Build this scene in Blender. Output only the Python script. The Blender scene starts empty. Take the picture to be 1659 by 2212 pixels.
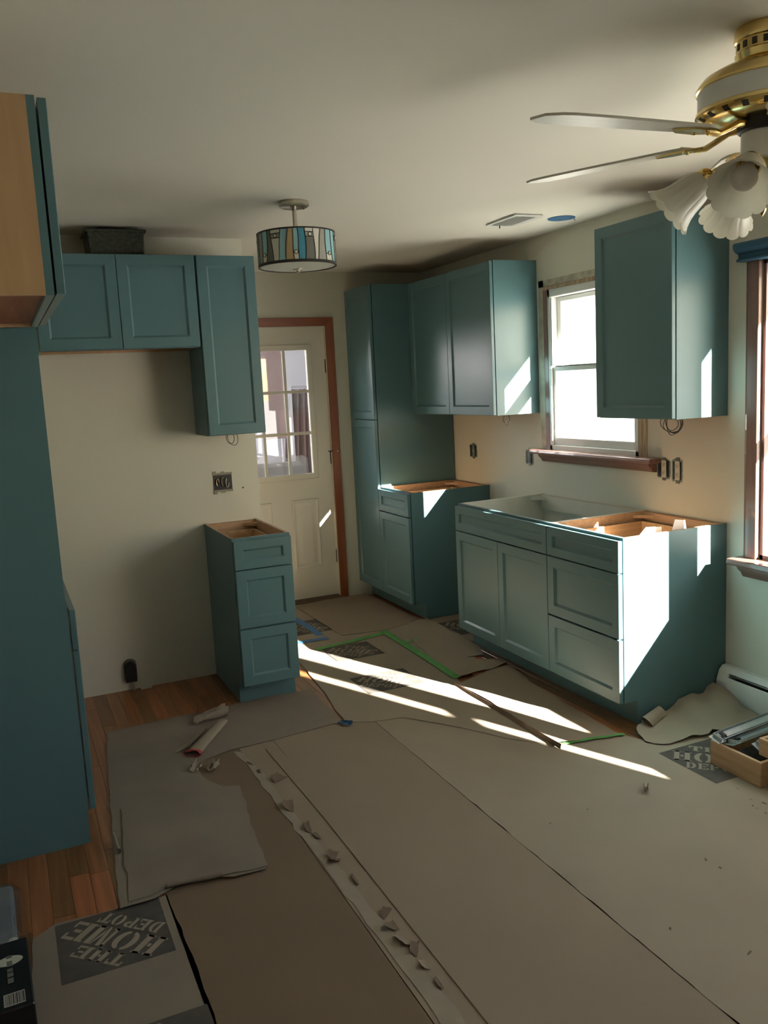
import bpy, bmesh, math, random
from mathutils import Vector, Matrix, noise

random.seed(7)
scene = bpy.context.scene
COL = scene.collection
PI = math.pi

# ------------------------------------------------------------------ camera
cam_d = bpy.data.cameras.new('camera')
cam = bpy.data.objects.new('camera', cam_d)
COL.objects.link(cam)
cam_d.sensor_fit = 'VERTICAL'
cam_d.sensor_height = 24.0
cam_d.lens = 1843.5 / 2212.0 * 24.0
cam_d.clip_start = 0.02
_y, _p, _r = (math.radians(a) for a in (-23.978, -8.466, -2.924))
_F = Vector((-math.sin(_y) * math.cos(_p), math.cos(_y) * math.cos(_p), math.sin(_p)))
_R0 = Vector((math.cos(_y), math.sin(_y), 0)); _U0 = _R0.cross(_F)
_R = _R0 * math.cos(_r) + _U0 * math.sin(_r); _U = -_R0 * math.sin(_r) + _U0 * math.cos(_r)
_M = Matrix((_R, _U, -_F)).transposed().to_4x4()
_M.translation = Vector((-3.0643, -2.9467, 1.597))
cam.matrix_world = _M
scene.camera = cam

# ------------------------------------------------------------------ light
world = bpy.data.worlds.new('sky'); scene.world = world
world.use_nodes = True
bg = world.node_tree.nodes['Background']
sky = world.node_tree.nodes.new('ShaderNodeTexSky'); sky.sky_type = 'NISHITA'; sky.sun_disc = False
sky.sun_elevation = math.radians(22.3); sky.sun_rotation = math.radians(156.7)
sky.air_density = 1.0; sky.dust_density = 1.0; sky.ozone_density = 1.0
world.node_tree.links.new(sky.outputs[0], bg.inputs['Color'])
bg.inputs['Strength'].default_value = 0.55
sky_fill = world.node_tree.nodes.new('ShaderNodeBackground')          # even warm-white fill light added over the whole sky
sky_fill.inputs['Color'].default_value = (1.0, 0.98, 0.95, 1); sky_fill.inputs['Strength'].default_value = 1.6
addsky = world.node_tree.nodes.new('ShaderNodeAddShader')
world.node_tree.links.new(bg.outputs[0], addsky.inputs[0]); world.node_tree.links.new(sky_fill.outputs[0], addsky.inputs[1])
world.node_tree.links.new(addsky.outputs[0], world.node_tree.nodes['World Output'].inputs['Surface'])
sun_d = bpy.data.lights.new('sun', 'SUN'); sun = bpy.data.objects.new('sun', sun_d); COL.objects.link(sun)
sun_d.energy = 105.0; sun_d.angle = math.radians(0.55); sun_d.color = (1.0, 0.96, 0.90)
SUN_DIR = Vector((-0.43, 1.0, -0.447)).normalized()
sun.rotation_euler = SUN_DIR.to_track_quat('-Z', 'Y').to_euler()
sun.location = (4, -8, 6)
vs = scene.view_settings
vs.view_transform = 'Standard'; vs.look = 'None'; vs.gamma = 1.0; vs.use_curve_mapping = False
vs.exposure = 0.0

# ------------------------------------------------------------------ materials
def _nt(name):
    m = bpy.data.materials.new(name); m.use_nodes = True
    nt = m.node_tree; b = nt.nodes['Principled BSDF']
    return m, nt, b

def mat(name, col, rough=0.6, metal=0.0, var=0.0, vscale=6.0, bump=0.0, bscale=60.0, spec=0.5, stretch=None, col2=None, coat=0.0):
    m, nt, b = _nt(name)
    b.inputs['Base Color'].default_value = (*col, 1)
    b.inputs['Roughness'].default_value = rough
    b.inputs['Metallic'].default_value = metal
    b.inputs['Specular IOR Level'].default_value = spec
    b.inputs['Coat Weight'].default_value = coat
    N = nt.nodes; L = nt.links
    if var > 0 or bump > 0 or col2:
        tc = N.new('ShaderNodeTexCoord'); mp = N.new('ShaderNodeMapping')
        L.new(tc.outputs['Object'], mp.inputs['Vector'])
        if stretch: mp.inputs['Scale'].default_value = stretch
    if var > 0 or col2:
        n = N.new('ShaderNodeTexNoise'); n.inputs['Scale'].default_value = vscale; n.inputs['Detail'].default_value = 6
        L.new(mp.outputs['Vector'], n.inputs['Vector'])
        r = N.new('ShaderNodeValToRGB')
        c2 = col2 if col2 else tuple(min(1, c * (1 + var)) for c in col)
        c1 = col if col2 else tuple(c * (1 - var) for c in col)
        r.color_ramp.elements[0].color = (*c1, 1); r.color_ramp.elements[1].color = (*c2, 1)
        r.color_ramp.elements[0].position = 0.3; r.color_ramp.elements[1].position = 0.7
        L.new(n.outputs['Fac'], r.inputs['Fac']); L.new(r.outputs['Color'], b.inputs['Base Color'])
    if bump > 0:
        n2 = N.new('ShaderNodeTexNoise'); n2.inputs['Scale'].default_value = bscale; n2.inputs['Detail'].default_value = 4
        L.new(mp.outputs['Vector'], n2.inputs['Vector'])
        bp = N.new('ShaderNodeBump'); bp.inputs['Strength'].default_value = bump; bp.inputs['Distance'].default_value = 0.004
        L.new(n2.outputs['Fac'], bp.inputs['Height']); L.new(bp.outputs['Normal'], b.inputs['Normal'])
    return m

def wood(name, c1, c2, scale=(2.5, 45, 45), rough=0.45, rand=0.0, coat=0.0):
    """grain runs along the axis with the small scale"""
    m, nt, b = _nt(name); N = nt.nodes; L = nt.links
    tc = N.new('ShaderNodeTexCoord'); mp = N.new('ShaderNodeMapping'); mp.inputs['Scale'].default_value = scale
    L.new(tc.outputs['Object'], mp.inputs['Vector'])
    oi = N.new('ShaderNodeObjectInfo')
    ad = N.new('ShaderNodeVectorMath'); ad.operation = 'ADD'
    sc_ = N.new('ShaderNodeVectorMath'); sc_.operation = 'SCALE'; sc_.inputs[0].default_value = (7, 13, 5)
    L.new(oi.outputs['Random'], sc_.inputs['Scale'])
    L.new(mp.outputs['Vector'], ad.inputs[0]); L.new(sc_.outputs['Vector'], ad.inputs[1])
    n = N.new('ShaderNodeTexNoise'); n.inputs['Scale'].default_value = 1.0; n.inputs['Detail'].default_value = 8; n.inputs['Distortion'].default_value = 0.6
    L.new(ad.outputs['Vector'], n.inputs['Vector'])
    r = N.new('ShaderNodeValToRGB')
    r.color_ramp.elements[0].color = (*c1, 1); r.color_ramp.elements[1].color = (*c2, 1)
    r.color_ramp.elements[0].position = 0.32; r.color_ramp.elements[1].position = 0.68
    L.new(n.outputs['Fac'], r.inputs['Fac'])
    out = r.outputs['Color']
    if rand > 0:
        hs = N.new('ShaderNodeHueSaturation')
        mr = N.new('ShaderNodeMapRange'); mr.inputs['To Min'].default_value = 1 - rand; mr.inputs['To Max'].default_value = 1 + rand
        L.new(oi.outputs['Random'], mr.inputs['Value']); L.new(mr.outputs['Result'], hs.inputs['Value'])
        mr2 = N.new('ShaderNodeMapRange'); mr2.inputs['To Min'].default_value = 0.515; mr2.inputs['To Max'].default_value = 0.488
        L.new(oi.outputs['Random'], mr2.inputs['Value']); L.new(mr2.outputs['Result'], hs.inputs['Hue'])
        L.new(out, hs.inputs['Color']); out = hs.outputs['Color']
    L.new(out, b.inputs['Base Color'])
    b.inputs['Roughness'].default_value = rough; b.inputs['Coat Weight'].default_value = coat
    bp = N.new('ShaderNodeBump'); bp.inputs['Strength'].default_value = 0.08; bp.inputs['Distance'].default_value = 0.002
    L.new(n.outputs['Fac'], bp.inputs['Height']); L.new(bp.outputs['Normal'], b.inputs['Normal'])
    return m

def glass_mat(name, refl=0.06, tint=(1, 1, 1)):
    m = bpy.data.materials.new(name); m.use_nodes = True; nt = m.node_tree; N = nt.nodes; L = nt.links
    N.clear(); o = N.new('ShaderNodeOutputMaterial'); mx = N.new('ShaderNodeMixShader')
    t = N.new('ShaderNodeBsdfTransparent'); t.inputs['Color'].default_value = (*tint, 1)
    g = N.new('ShaderNodeBsdfGlossy'); g.inputs['Roughness'].default_value = 0.02
    mx.inputs['Fac'].default_value = refl
    L.new(t.outputs[0], mx.inputs[1]); L.new(g.outputs[0], mx.inputs[2]); L.new(mx.outputs[0], o.inputs['Surface'])
    return m

def translucent_mat(name, col, tr=0.5, rough=0.35):
    m, nt, b = _nt(name); N = nt.nodes; L = nt.links
    b.inputs['Base Color'].default_value = (*col, 1); b.inputs['Roughness'].default_value = rough
    t = N.new('ShaderNodeBsdfTranslucent'); t.inputs['Color'].default_value = (*col, 1)
    mx = N.new('ShaderNodeMixShader'); mx.inputs['Fac'].default_value = tr
    L.new(b.outputs[0], mx.inputs[1]); L.new(t.outputs[0], mx.inputs[2]); L.new(mx.outputs[0], N['Material Output'].inputs['Surface'])
    return m

TEAL = mat('teal_paint', (0.096, 0.190, 0.204), 0.34, var=0.03, vscale=2.0, spec=0.45)
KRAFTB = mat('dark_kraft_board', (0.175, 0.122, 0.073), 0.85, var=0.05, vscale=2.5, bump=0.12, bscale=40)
WALL = mat('wall_paint', (0.64, 0.63, 0.525), 0.75, var=0.015, vscale=1.5, bump=0.05, bscale=160)
CEIL = mat('ceiling_paint', (0.70, 0.68, 0.60), 0.85, var=0.02, vscale=1.0, bump=0.05, bscale=120)
WHITE = mat('white_vinyl', (0.74, 0.75, 0.72), 0.35, var=0.02)
DOORW = mat('door_cream_paint', (0.68, 0.64, 0.53), 0.45, var=0.02, vscale=3)
HEATW = mat('heater_enamel', (0.66, 0.67, 0.62), 0.4, var=0.02)
OAKTRIM = wood('stained_trim', (0.205, 0.056, 0.018), (0.30, 0.092, 0.031), (40, 40, 2.0), 0.4)
OAKTRIMH = wood('stained_trim_horizontal', (0.205, 0.056, 0.018), (0.30, 0.092, 0.031), (2.0, 40, 40), 0.4)
MAHTRIM = wood('brown_window_trim', (0.19, 0.100, 0.078), (0.27, 0.150, 0.118), (50, 50, 2.0), 0.35, coat=0.3)
MAHTRIMH = wood('brown_window_trim_lengthwise', (0.19, 0.100, 0.078), (0.27, 0.150, 0.118), (50, 2.0, 50), 0.35, coat=0.3)
RAWWOOD = wood('raw_wood_edge', (0.30, 0.20, 0.12), (0.55, 0.44, 0.30), (60, 60, 6.0), 0.8)
MAPLE = wood('maple_ply', (0.50, 0.31, 0.155), (0.56, 0.365, 0.19), (30, 30, 3.0), 0.5)
PLY = wood('cabinet_interior_wood', (0.44, 0.27, 0.15), (0.54, 0.36, 0.215), (4.0, 50, 50), 0.5)
REDWOODBASE = wood('reddish_underside_wood', (0.30, 0.10, 0.05), (0.40, 0.15, 0.075), (4.0, 50, 50), 0.55)
WHITEPLY = mat('pale_cabinet_interior', (0.62, 0.60, 0.50), 0.5, var=0.05, vscale=9)
DRAWERWOOD = wood('drawer_birch', (0.50, 0.32, 0.17), (0.64, 0.44, 0.26), (50, 3.0, 50), 0.5)
FLOORWOOD = wood('oak_floor', (0.21, 0.078, 0.026), (0.34, 0.140, 0.052), (45, 2.2, 45), 0.32, rand=0.42, coat=0.25)
SUBFLOOR = wood('oak_floor_under_paper', (0.25, 0.09, 0.032), (0.36, 0.15, 0.058), (45, 2.2, 45), 0.4)
KRAFT = mat('kraft_board', (0.272, 0.212, 0.146), 0.85, var=0.05, vscale=2.5, bump=0.12, bscale=40)
KRAFT2 = mat('kraft_board_lit_tone', (0.310, 0.256, 0.184), 0.85, var=0.06, vscale=3.0, bump=0.12, bscale=35)  # same board as KRAFT, paler to paint in the stronger window light
GREYPAPER = mat('grey_builders_paper', (0.225, 0.186, 0.140), 0.9, var=0.10, vscale=3.0, bump=0.25, bscale=22)
PALETAPE = mat('pale_seam_tape', (0.30, 0.25, 0.185), 0.8, var=0.08, vscale=12, bump=0.2, bscale=50)
TEARDARK = mat('torn_paper_and_gap_shade', (0.15, 0.105, 0.07), 0.95, var=0.15, vscale=20)  # dark torn paper tone, also painted where gaps lie in shade
INK = mat('printed_ink', (0.075, 0.066, 0.052), 0.85, var=0.15, vscale=20)
LETTER = mat('unprinted_paper_letters', (0.30, 0.25, 0.19), 0.88, var=0.05)
GTAPE = mat('green_masking_tape', (0.10, 0.34, 0.075), 0.6, var=0.08, vscale=20)
BTAPE = mat('blue_masking_tape', (0.045, 0.16, 0.36), 0.6, var=0.08, vscale=20)
RED = mat('red_tape', (0.42, 0.03, 0.03), 0.5)
BRASS = mat('polished_brass', (0.78, 0.60, 0.26), 0.2, 1.0)
BRASSDARK = mat('brass_shadowed_slot', (0.02, 0.015, 0.01), 0.6)
FANWHITE = mat('fan_white_enamel', (0.70, 0.70, 0.66), 0.3)
BLADE = mat('fan_blade_whitewash', (0.60, 0.57, 0.48), 0.4, var=0.05, vscale=3, stretch=(1, 12, 12))
BLACK = mat('black_plastic', (0.012, 0.012, 0.013), 0.45)
DARKMETAL = mat('dark_hinge', (0.05, 0.04, 0.03), 0.4, 0.8)
NICKEL = mat('brushed_nickel', (0.55, 0.50, 0.42), 0.28, 1.0)
LEAD = mat('lead_came', (0.025, 0.022, 0.018), 0.5, 0.3)
FROST = translucent_mat('frosted_shade_glass', (0.80, 0.79, 0.72), 0.45, 0.3)
DIFFUSER = translucent_mat('light_diffuser', (0.68, 0.70, 0.62), 0.4, 0.4)
BULB = mat('lamp_bulb', (0.66, 0.60, 0.55), 0.35)
PANE = glass_mat('window_glass', 0.05)
PLASTIC = glass_mat('clear_plastic_wrap', 0.35, (0.9, 0.9, 0.92))
GREYBOX = mat('grey_electrical_box', (0.20, 0.25, 0.24), 0.6, var=0.2, vscale=40)
OUTLET = mat('ivory_receptacle', (0.58, 0.55, 0.44), 0.4)
METALBOX = mat('galvanised_box', (0.22, 0.21, 0.17), 0.45, 0.8)
WIRE = mat('dark_cable', (0.02, 0.018, 0.016), 0.6)
COPPER = mat('bare_wire', (0.55, 0.42, 0.30), 0.4, 0.5)
ZINC = mat('zinc_plated_steel', (0.50, 0.57, 0.58), 0.3, 0.85, var=0.1, vscale=30)
DUCT = mat('dark_green_speckled', (0.035, 0.042, 0.026), 0.55, var=0.7, vscale=60)
BLUECAN = mat('blue_plastic_ring', (0.02, 0.13, 0.28), 0.4)
MAUVE = mat('mauve_board', (0.36, 0.265, 0.26), 0.7, var=0.06)
LILAC = mat('porch_wall_paint', (0.78, 0.76, 0.80), 0.7)
GROUND = mat('pale_ground', (0.42, 0.42, 0.38), 0.9, var=0.15, vscale=0.8)
PLASTER = mat('old_plaster_patch', (0.46, 0.43, 0.34), 0.9, var=0.25, vscale=18, bump=0.3, bscale=40)
SOFFIT = mat('eave_paint', (0.5, 0.5, 0.47), 0.8)
CARDWHITE = mat('white_card', (0.75, 0.72, 0.68), 0.7)

# ------------------------------------------------------------------ mesh helpers
class MB:
    def __init__(self): self.v = []; self.f = []; self.m = []
    def add(self, vs, fs, mi=0):
        o = len(self.v); self.v += [tuple(p) for p in vs]
        for f in fs: self.f.append(tuple(i + o for i in f)); self.m.append(mi)
        return self
    def box(self, x0, x1, y0, y1, z0, z1, mi=0):
        x0, x1 = min(x0, x1), max(x0, x1); y0, y1 = min(y0, y1), max(y0, y1); z0, z1 = min(z0, z1), max(z0, z1)
        return self.add([(x0,y0,z0),(x1,y0,z0),(x1,y1,z0),(x0,y1,z0),(x0,y0,z1),(x1,y0,z1),(x1,y1,z1),(x0,y1,z1)],
                 [(0,3,2,1),(4,5,6,7),(0,1,5,4),(1,2,6,5),(2,3,7,6),(3,0,4,7)], mi)
    def prism(self, poly, a, b, axis='x', mi=0):
        n = len(poly)
        def P(p, t):
            return (t, p[0], p[1]) if axis == 'x' else ((p[0], t, p[1]) if axis == 'y' else (p[0], p[1], t))
        vs = [P(p, a) for p in poly] + [P(p, b) for p in poly]
        fs = [tuple(range(n)), tuple(range(2*n-1, n-1, -1))] + [(i, i+n, (i+1) % n + n, (i+1) % n) for i in range(n)]
        return self.add(vs, fs, mi)
    def tube(self, pts, r, seg=8, mi=0, cap=True):
        pts = [Vector(p) for p in pts]; n = len(pts); rs = r if isinstance(r, (list, tuple)) else [r] * n
        vs = []; up = Vector((0, 0, 1)); prev = None
        for i, p in enumerate(pts):
            t = (pts[min(i+1, n-1)] - pts[max(i-1, 0)])
            t = t.normalized() if t.length > 1e-9 else Vector((0, 0, 1))
            if prev is None:
                a = up.cross(t) if abs(t.z) < 0.95 else Vector((1, 0, 0)).cross(t)
                a.normalize()
            else:
                a = prev - t * prev.dot(t)
                a = a.normalized() if a.length > 1e-6 else Vector((1, 0, 0))
            prev = a; b = t.cross(a)
            for k in range(seg):
                th = 2 * PI * k / seg
                vs.append(p + (a * math.cos(th) + b * math.sin(th)) * rs[i])
        fs = []
        for i in range(n - 1):
            for k in range(seg):
                k2 = (k + 1) % seg
                fs.append((i*seg+k, i*seg+k2, (i+1)*seg+k2, (i+1)*seg+k))
        if cap: fs += [tuple(range(seg-1, -1, -1)), tuple(range((n-1)*seg, n*seg))]
        return self.add(vs, fs, mi)
    def lathe(self, prof, seg=32, mi=0, c=(0, 0, 0), mod=None):
        vs = []; n = len(prof)
        for i, (r, z) in enumerate(prof):
            for k in range(seg):
                th = 2 * PI * k / seg; rr = r; zz = z
                if mod: rr, zz = mod(r, z, th, i)
                vs.append((c[0] + rr * math.cos(th), c[1] + rr * math.sin(th), c[2] + zz))
        fs = [(i*seg+k, i*seg+(k+1) % seg, (i+1)*seg+(k+1) % seg, (i+1)*seg+k) for i in range(n-1) for k in range(seg)]
        return self.add(vs, fs, mi)
    def build(self, name, mats, parent=None, smooth=False, bevel=0.0, angle=35):
        me = bpy.data.meshes.new(name)
        me.from_pydata(self.v, [], self.f)
        for mm in (mats if isinstance(mats, (list, tuple)) else [mats]): me.materials.append(mm)
        for p, mi in zip(me.polygons, self.m): p.material_index = mi
        bm = bmesh.new(); bm.from_mesh(me)
        bmesh.ops.recalc_face_normals(bm, faces=bm.faces)
        if bevel > 0:
            bmesh.ops.remove_doubles(bm, verts=bm.verts, dist=1e-6)
            ed = [e for e in bm.edges if len(e.link_faces) == 2 and e.calc_face_angle(0) > 0.6]
            bmesh.ops.bevel(bm, geom=ed, offset=bevel, segments=1, affect='EDGES', clamp_overlap=True)
        if smooth:
            for f in bm.faces: f.smooth = True
            for e in bm.edges:
                if len(e.link_faces) == 2 and e.calc_face_angle(0) > math.radians(angle): e.smooth = False
        bm.to_mesh(me); bm.free()
        o = bpy.data.objects.new(name, me); COL.objects.link(o)
        if parent: o.parent = parent
        return o

def tag(o, label=None, cat=None, group=None, kind=None):
    if label: o['label'] = label
    if cat: o['category'] = cat
    if group: o['group'] = group
    if kind: o['kind'] = kind
    return o
def thing(name, label, cat, loc=(0, 0, 0), rz=0.0, group=None):
    o = bpy.data.objects.new(name, None); COL.objects.link(o); o.empty_display_size = 0.05
    o.location = loc; o.rotation_euler = (0, 0, rz)
    return tag(o, label, cat, group)
def box(name, x0, x1, y0, y1, z0, z1, m, parent=None, bevel=0.0):
    return MB().box(x0, x1, y0, y1, z0, z1).build(name, m, parent, bevel=bevel)
def struct(o, label=None):
    o['kind'] = 'structure'
    if label: o['label'] = label
    return o

# ------------------------------------------------------------------ room dimensions
CZ = 2.43; XL = -3.515; YB = -7.5; YW = 1.794; YF = 3.044; XC = -1.7314
KY0, KY1, KZ0, KZ1 = 0.601, 1.388, 1.155, 2.105     # kitchen window opening
WY0, WY1, WZ0, WZ1 = -2.66, -0.19, 0.735, 2.045      # large window opening
WT = 0.14

# ------------------------------------------------------------------ the setting
fl = struct(box('floor', XL, 0.0, YB, YF, -0.10, -0.012, SUBFLOOR), 'oak strip floor under the protective paper')
struct(box('ceiling', XL - .1, WT, YB - .1, YF + .1, CZ, CZ + .08, CEIL), 'plain painted ceiling')
w = MB()
w.box(0, WT, YB - .1, WY0, -.1, CZ); w.box(0, WT, WY1, KY0, -.1, CZ); w.box(0, WT, KY1, YF + .1, -.1, CZ)
w.box(0, WT, WY0, WY1, -.1, WZ0); w.box(0, WT, WY0, WY1, WZ1, CZ)
w.box(0, WT, KY0, KY1, -.1, KZ0); w.box(0, WT, KY0, KY1, KZ1, CZ)
wall_right = struct(w.build('wall_right', WALL), 'pale wall with the windows')
# door wall with the door opening
DX0, DX1, DZ = -1.625, -0.800, 2.045
w = MB(); w.box(XC, DX0, YF, YF + .1, -.1, CZ); w.box(DX1, 0, YF, YF + .1, -.1, CZ); w.box(DX0, DX1, YF, YF + .1, DZ, CZ)
wall_far = struct(w.build('wall_far', WALL), 'pale wall around the glazed door')
struct(box('wall_range', XL, XC, YW, YF + .1, -.1, CZ, WALL), 'pale wall behind the range gap')
struct(box('wall_left', XL - .1, XL, YB, YW, -.1, CZ, WALL), 'pale wall behind the fridge cabinet')
struct(box('wall_near', XL - .1, WT, YB - .1, YB, -.1, CZ, WALL), 'pale wall behind the camera')

# oak strips that show between the paper sheets
def plank_mesh(w_, l_):
    b = .0012
    m = MB()
    x, y = w_ / 2, l_ / 2
    m.add([(-x, -y, -.012), (x, -y, -.012), (x, y, -.012), (-x, y, -.012),
           (-x, -y, -b), (x, -y, -b), (x, y, -b), (-x, y, -b),
           (-x+b, -y+b, 0), (x-b, -y+b, 0), (x-b, y-b, 0), (-x+b, y-b, 0)],
          [(0,3,2,1),(0,1,5,4),(1,2,6,5),(2,3,7,6),(3,0,4,7),(4,5,9,8),(5,6,10,9),(6,7,11,10),(7,4,8,11),(8,9,10,11)])
    return m
PW = 0.0640
zones = [(-3.34, -2.66, -.72, 1.79), (-2.86, -1.55, 1.10, 1.79), (-.80, -.44, -.30, 1.55), (-1.80, -1.48, .9, 1.8)]
cache = {}
nx = int((0 - XL) / PW) + 1
for i in range(nx):
    x = XL + (i + .5) * PW
    y = YB - random.random() * .8
    rr = random.Random(i * 31 + 5)
    while y < YF:
        Lq = rr.choice([.45, .6, .75, .9, 1.05])
        yc = y + Lq / 2
        y0, y1 = y, y + Lq
        y = y1
        if not any(x + PW/2 > z[0] and x - PW/2 < z[1] and y1 > z[2] and y0 < z[3] for z in zones): continue
        if x < XC and y1 > YW: y1 = YW; 
        if y1 - y0 < .05: continue
        key = round(y1 - y0, 3)
        if key not in cache:
            o = plank_mesh(PW - .0006, y1 - y0 - .0006).build('plank', FLOORWOOD); cache[key] = o.data
        else:
            o = bpy.data.objects.new('plank', cache[key]); COL.objects.link(o)
        o.parent = fl; o.location = (x, (y0 + y1) / 2, 0)

# outside: eave, ground
struct(box('trim_1', WT, 0.60, YB - .5, YF + .5, 2.405, 2.52, SOFFIT), 'roof eave above the windows outside')
struct(box('ground', WT, 150, -150, 150, -.5, -.35, GROUND), 'pale ground outside the windows')

# ------------------------------------------------------------------ windows
def sash(parent, x0, x1, y0, y1, z0, z1, stile, bot, top, name='sash'):
    m = MB(); m.box(x0, x1, y0, y0 + stile, z0, z1); m.box(x0, x1, y1 - stile, y1, z0, z1)
    m.box(x0, x1, y0 + stile, y1 - stile, z0, z0 + bot); m.box(x0, x1, y0 + stile, y1 - stile, z1 - top, z1)
    s = m.build(name, WHITE, parent, bevel=.003)
    xm = (x0 + x1) / 2
    box('glass_pane', xm - .002, xm + .002, y0 + stile - .004, y1 - stile + .004, z0 + bot - .004, z1 - top + .004, PANE, s)
    return s
k = thing('window_1', None, None); struct(k, 'white double-hung kitchen window with a brown wooden sill')
m = MB(); F_ = .024
m.box(-.004, .10, KY0, KY0 + F_, KZ0, KZ1); m.box(-.004, .10, KY1 - F_, KY1, KZ0, KZ1)
m.box(-.004, .10, KY0, KY1, KZ1 - .045, KZ1); m.box(-.004, .10, KY0, KY1, KZ0, KZ0 + .03)
m.build('window_frame', WHITE, k, bevel=.003)
sash(k, .012, .038, KY0 + F_, KY1 - F_, KZ0 + .03, 1.655, .022, .045, .032)
sash(k, .048, .074, KY0 + F_, KY1 - F_, 1.615, KZ1 - .045, .034, .032, .03)
for (a, b) in ((.006, .012), ):
    box('track_stop', .0, .011, KY1 - F_ - .012, KY1 - F_, 1.66, KZ1 - .05, WHITE, k)
# stool and apron
m = MB(); m.prism([(-.085, 1.140), (-.08, 1.157), (.0, 1.157), (.0, 1.132), (-.08, 1.132)], .428, 1.505, 'y'); m.build('sill', MAHTRIMH, k, bevel=.003)
m = MB(); m.prism([(-.004, 1.132), (-.062, 1.132), (-.058, 1.118), (-.04, 1.102), (-.03, 1.085), (-.004, 1.082)], .462, 1.44, 'y'); m.build('apron', MAHTRIMH, k, smooth=True)
box('side_strip', -.004, .0, .535, KY0, KZ0 + .002, KZ1 + .02, RAWWOOD, k)
box('side_strip', -.006, .0, KY1, 1.428, KZ0 + .002, KZ1, MAHTRIM, k)
box('plaster_strip', -.003, 0, 1.428, 1.478, KZ0 + .002, 2.165, PLASTER, k)
box('plaster_strip', -.003, 0, .535, 1.478, KZ1 + .022, 2.165, PLASTER, k)
box('head_strip', -.006, 0, .535, 1.43, KZ1, KZ1 + .02, RAWWOOD, k)

k = thing('window_2', None, None); struct(k, 'wide brown-cased picture window at the right edge')
cas = [(-.004, 0), (-.022, .004), (-.022, .06), (-.014, .078), (-.004, .081)]
m = MB(); m.prism([(x, -.109 - (.081 - y)) for x, y in cas], .735, 2.055, 'z'); m.build('casing', MAHTRIM, k, bevel=.002)
m = MB(); m.prism([(x, WY0 - y) for x, y in cas], .735, 2.055, 'z'); m.build('casing', MAHTRIM, k, bevel=.002)
m = MB(); m.box(0, .13, WY1 - .018, WY1, WZ0, WZ1); m.box(0, .13, WY0, WY0 + .018, WZ0, WZ1); m.box(0, .13, WY0, WY1, WZ1 - .018, WZ1); m.box(0, .13, WY0, WY1, WZ0, WZ0 + .02)
m.build('jamb', MAHTRIM, k)
for (a, b) in ((-.81, -.655), (-2.215, -2.06)):
    m = MB(); m.box(-.012, .11, a + .012, b - .012, WZ0 + .02, WZ1 - .018); m.build('mullion', MAHTRIM, k, bevel=.003)
for (a, b) in ((-.643, -.208), (-2.642, -2.207)):
    sash(k, .055, .08, a, b, WZ0 + .02, 1.335, .02, .03, .03); sash(k, .085, .11, a, b, 1.305, WZ1 - .018, .02, .03, .03)
sash(k, .06, .09, -2.072, -.798, WZ0 + .02, WZ1 - .018, .022, .03, .03, 'picture_sash')
m = MB(); m.prism([(-.10, .716), (-.095, .735), (.0, .735), (.0, .706), (-.095, .706)], WY0 - .12, -.090, 'y'); m.build('sill', MAHTRIMH, k, bevel=.003)
m = MB(); m.prism([(-.004, .706), (-.07, .706), (-.066, .69), (-.045, .672), (-.03, .648), (-.004, .645)], WY0 - .09, -.125, 'y'); m.build('apron', MAHTRIMH, k, smooth=True)
m = MB(); m.prism([(-.0, 2.046), (-.062, 2.046), (-.064, 2.055), (-.05, 2.060), (-.05, 2.078), (-.066, 2.082), (-.082, 2.096), (-.084, 2.117), (-.078, 2.124), (0, 2.124)], WY0 - .1, -.098, 'y')
m.build('head_cornice', mat('blue_cornice_paint', (0.035, 0.10, 0.16), 0.35), k, bevel=.002)

# ------------------------------------------------------------------ glazed door
d = thing('door_1', None, None); struct(d, 'cream back door with nine glass lights and two moulded panels')
dy0, dy1 = YF + .02, YF + .062
x0, x1 = DX0 + .006, DX1 - .006
gx0, gx1, gz0, gz1 = -1.492, -.945, .968, 1.885
m = MB(); m.box(x0, gx0, dy0, dy1, .028, DZ - .006); m.box(gx1, x1, dy0, dy1, .028, DZ - .006)
m.box(gx0, gx1, dy0, dy1, .028, gz0); m.box(gx0, gx1, dy0, dy1, gz1, DZ - .006)
leaf = m.build('door_leaf', DOORW, d)
m = MB()
for (a, b, c, e) in ((gx0 - .033, gx0 + .008, gz0 - .033, gz1 + .033), (gx1 - .008, gx1 + .033, gz0 - .033, gz1 + .033)): m.box(a, b, dy0 - .014, dy0, c, e)
m.box(gx0, gx1, dy0 - .014, dy0, gz0 - .033, gz0 + .008); m.box(gx0, gx1, dy0 - .014, dy0, gz1 - .008, gz1 + .033)
m.build('glazing_frame', DOORW, d, bevel=.005)
cw = (gx1 - gx0) / 3; ch = (gz1 - gz0) / 3
for i in (1, 2): box('muntin', gx0 + i*cw - .011, gx0 + i*cw + .011, dy0 - .008, dy0 + .006, gz0, gz1, DOORW, d, .003)
for j in (1, 2): box('muntin', gx0, gx1, dy0 - .007, dy0 + .005, gz0 + j*ch - .011, gz0 + j*ch + .011, DOORW, d, .003)
for i in range(3):
    for j in range(3):
        box('glass_pane', gx0 + i*cw + .005, gx0 + (i+1)*cw - .005, dy0 + .014, dy0 + .018, gz0 + j*ch + .005, gz0 + (j+1)*ch - .005, PANE, d)
def rings(m, x0, x1, z0, z1, steps, yf):
    """nested rectangles: steps of (inset, depth toward +y)"""
    prev = None; base = len(m.v)
    for s, dp in steps:
        vs = [(x0+s, yf+dp, z0+s), (x1-s, yf+dp, z0+s), (x1-s, yf+dp, z1-s), (x0+s, yf+dp, z1-s)]
        o = len(m.v); m.v += vs
        if prev is not None:
            for q in range(4):
                m.f.append((prev+q, prev+(q+1) % 4, o+(q+1) % 4, o+q)); m.m.append(0)
        prev = o
    m.f.append((prev, prev+1, prev+2, prev+3)); m.m.append(0)
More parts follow.
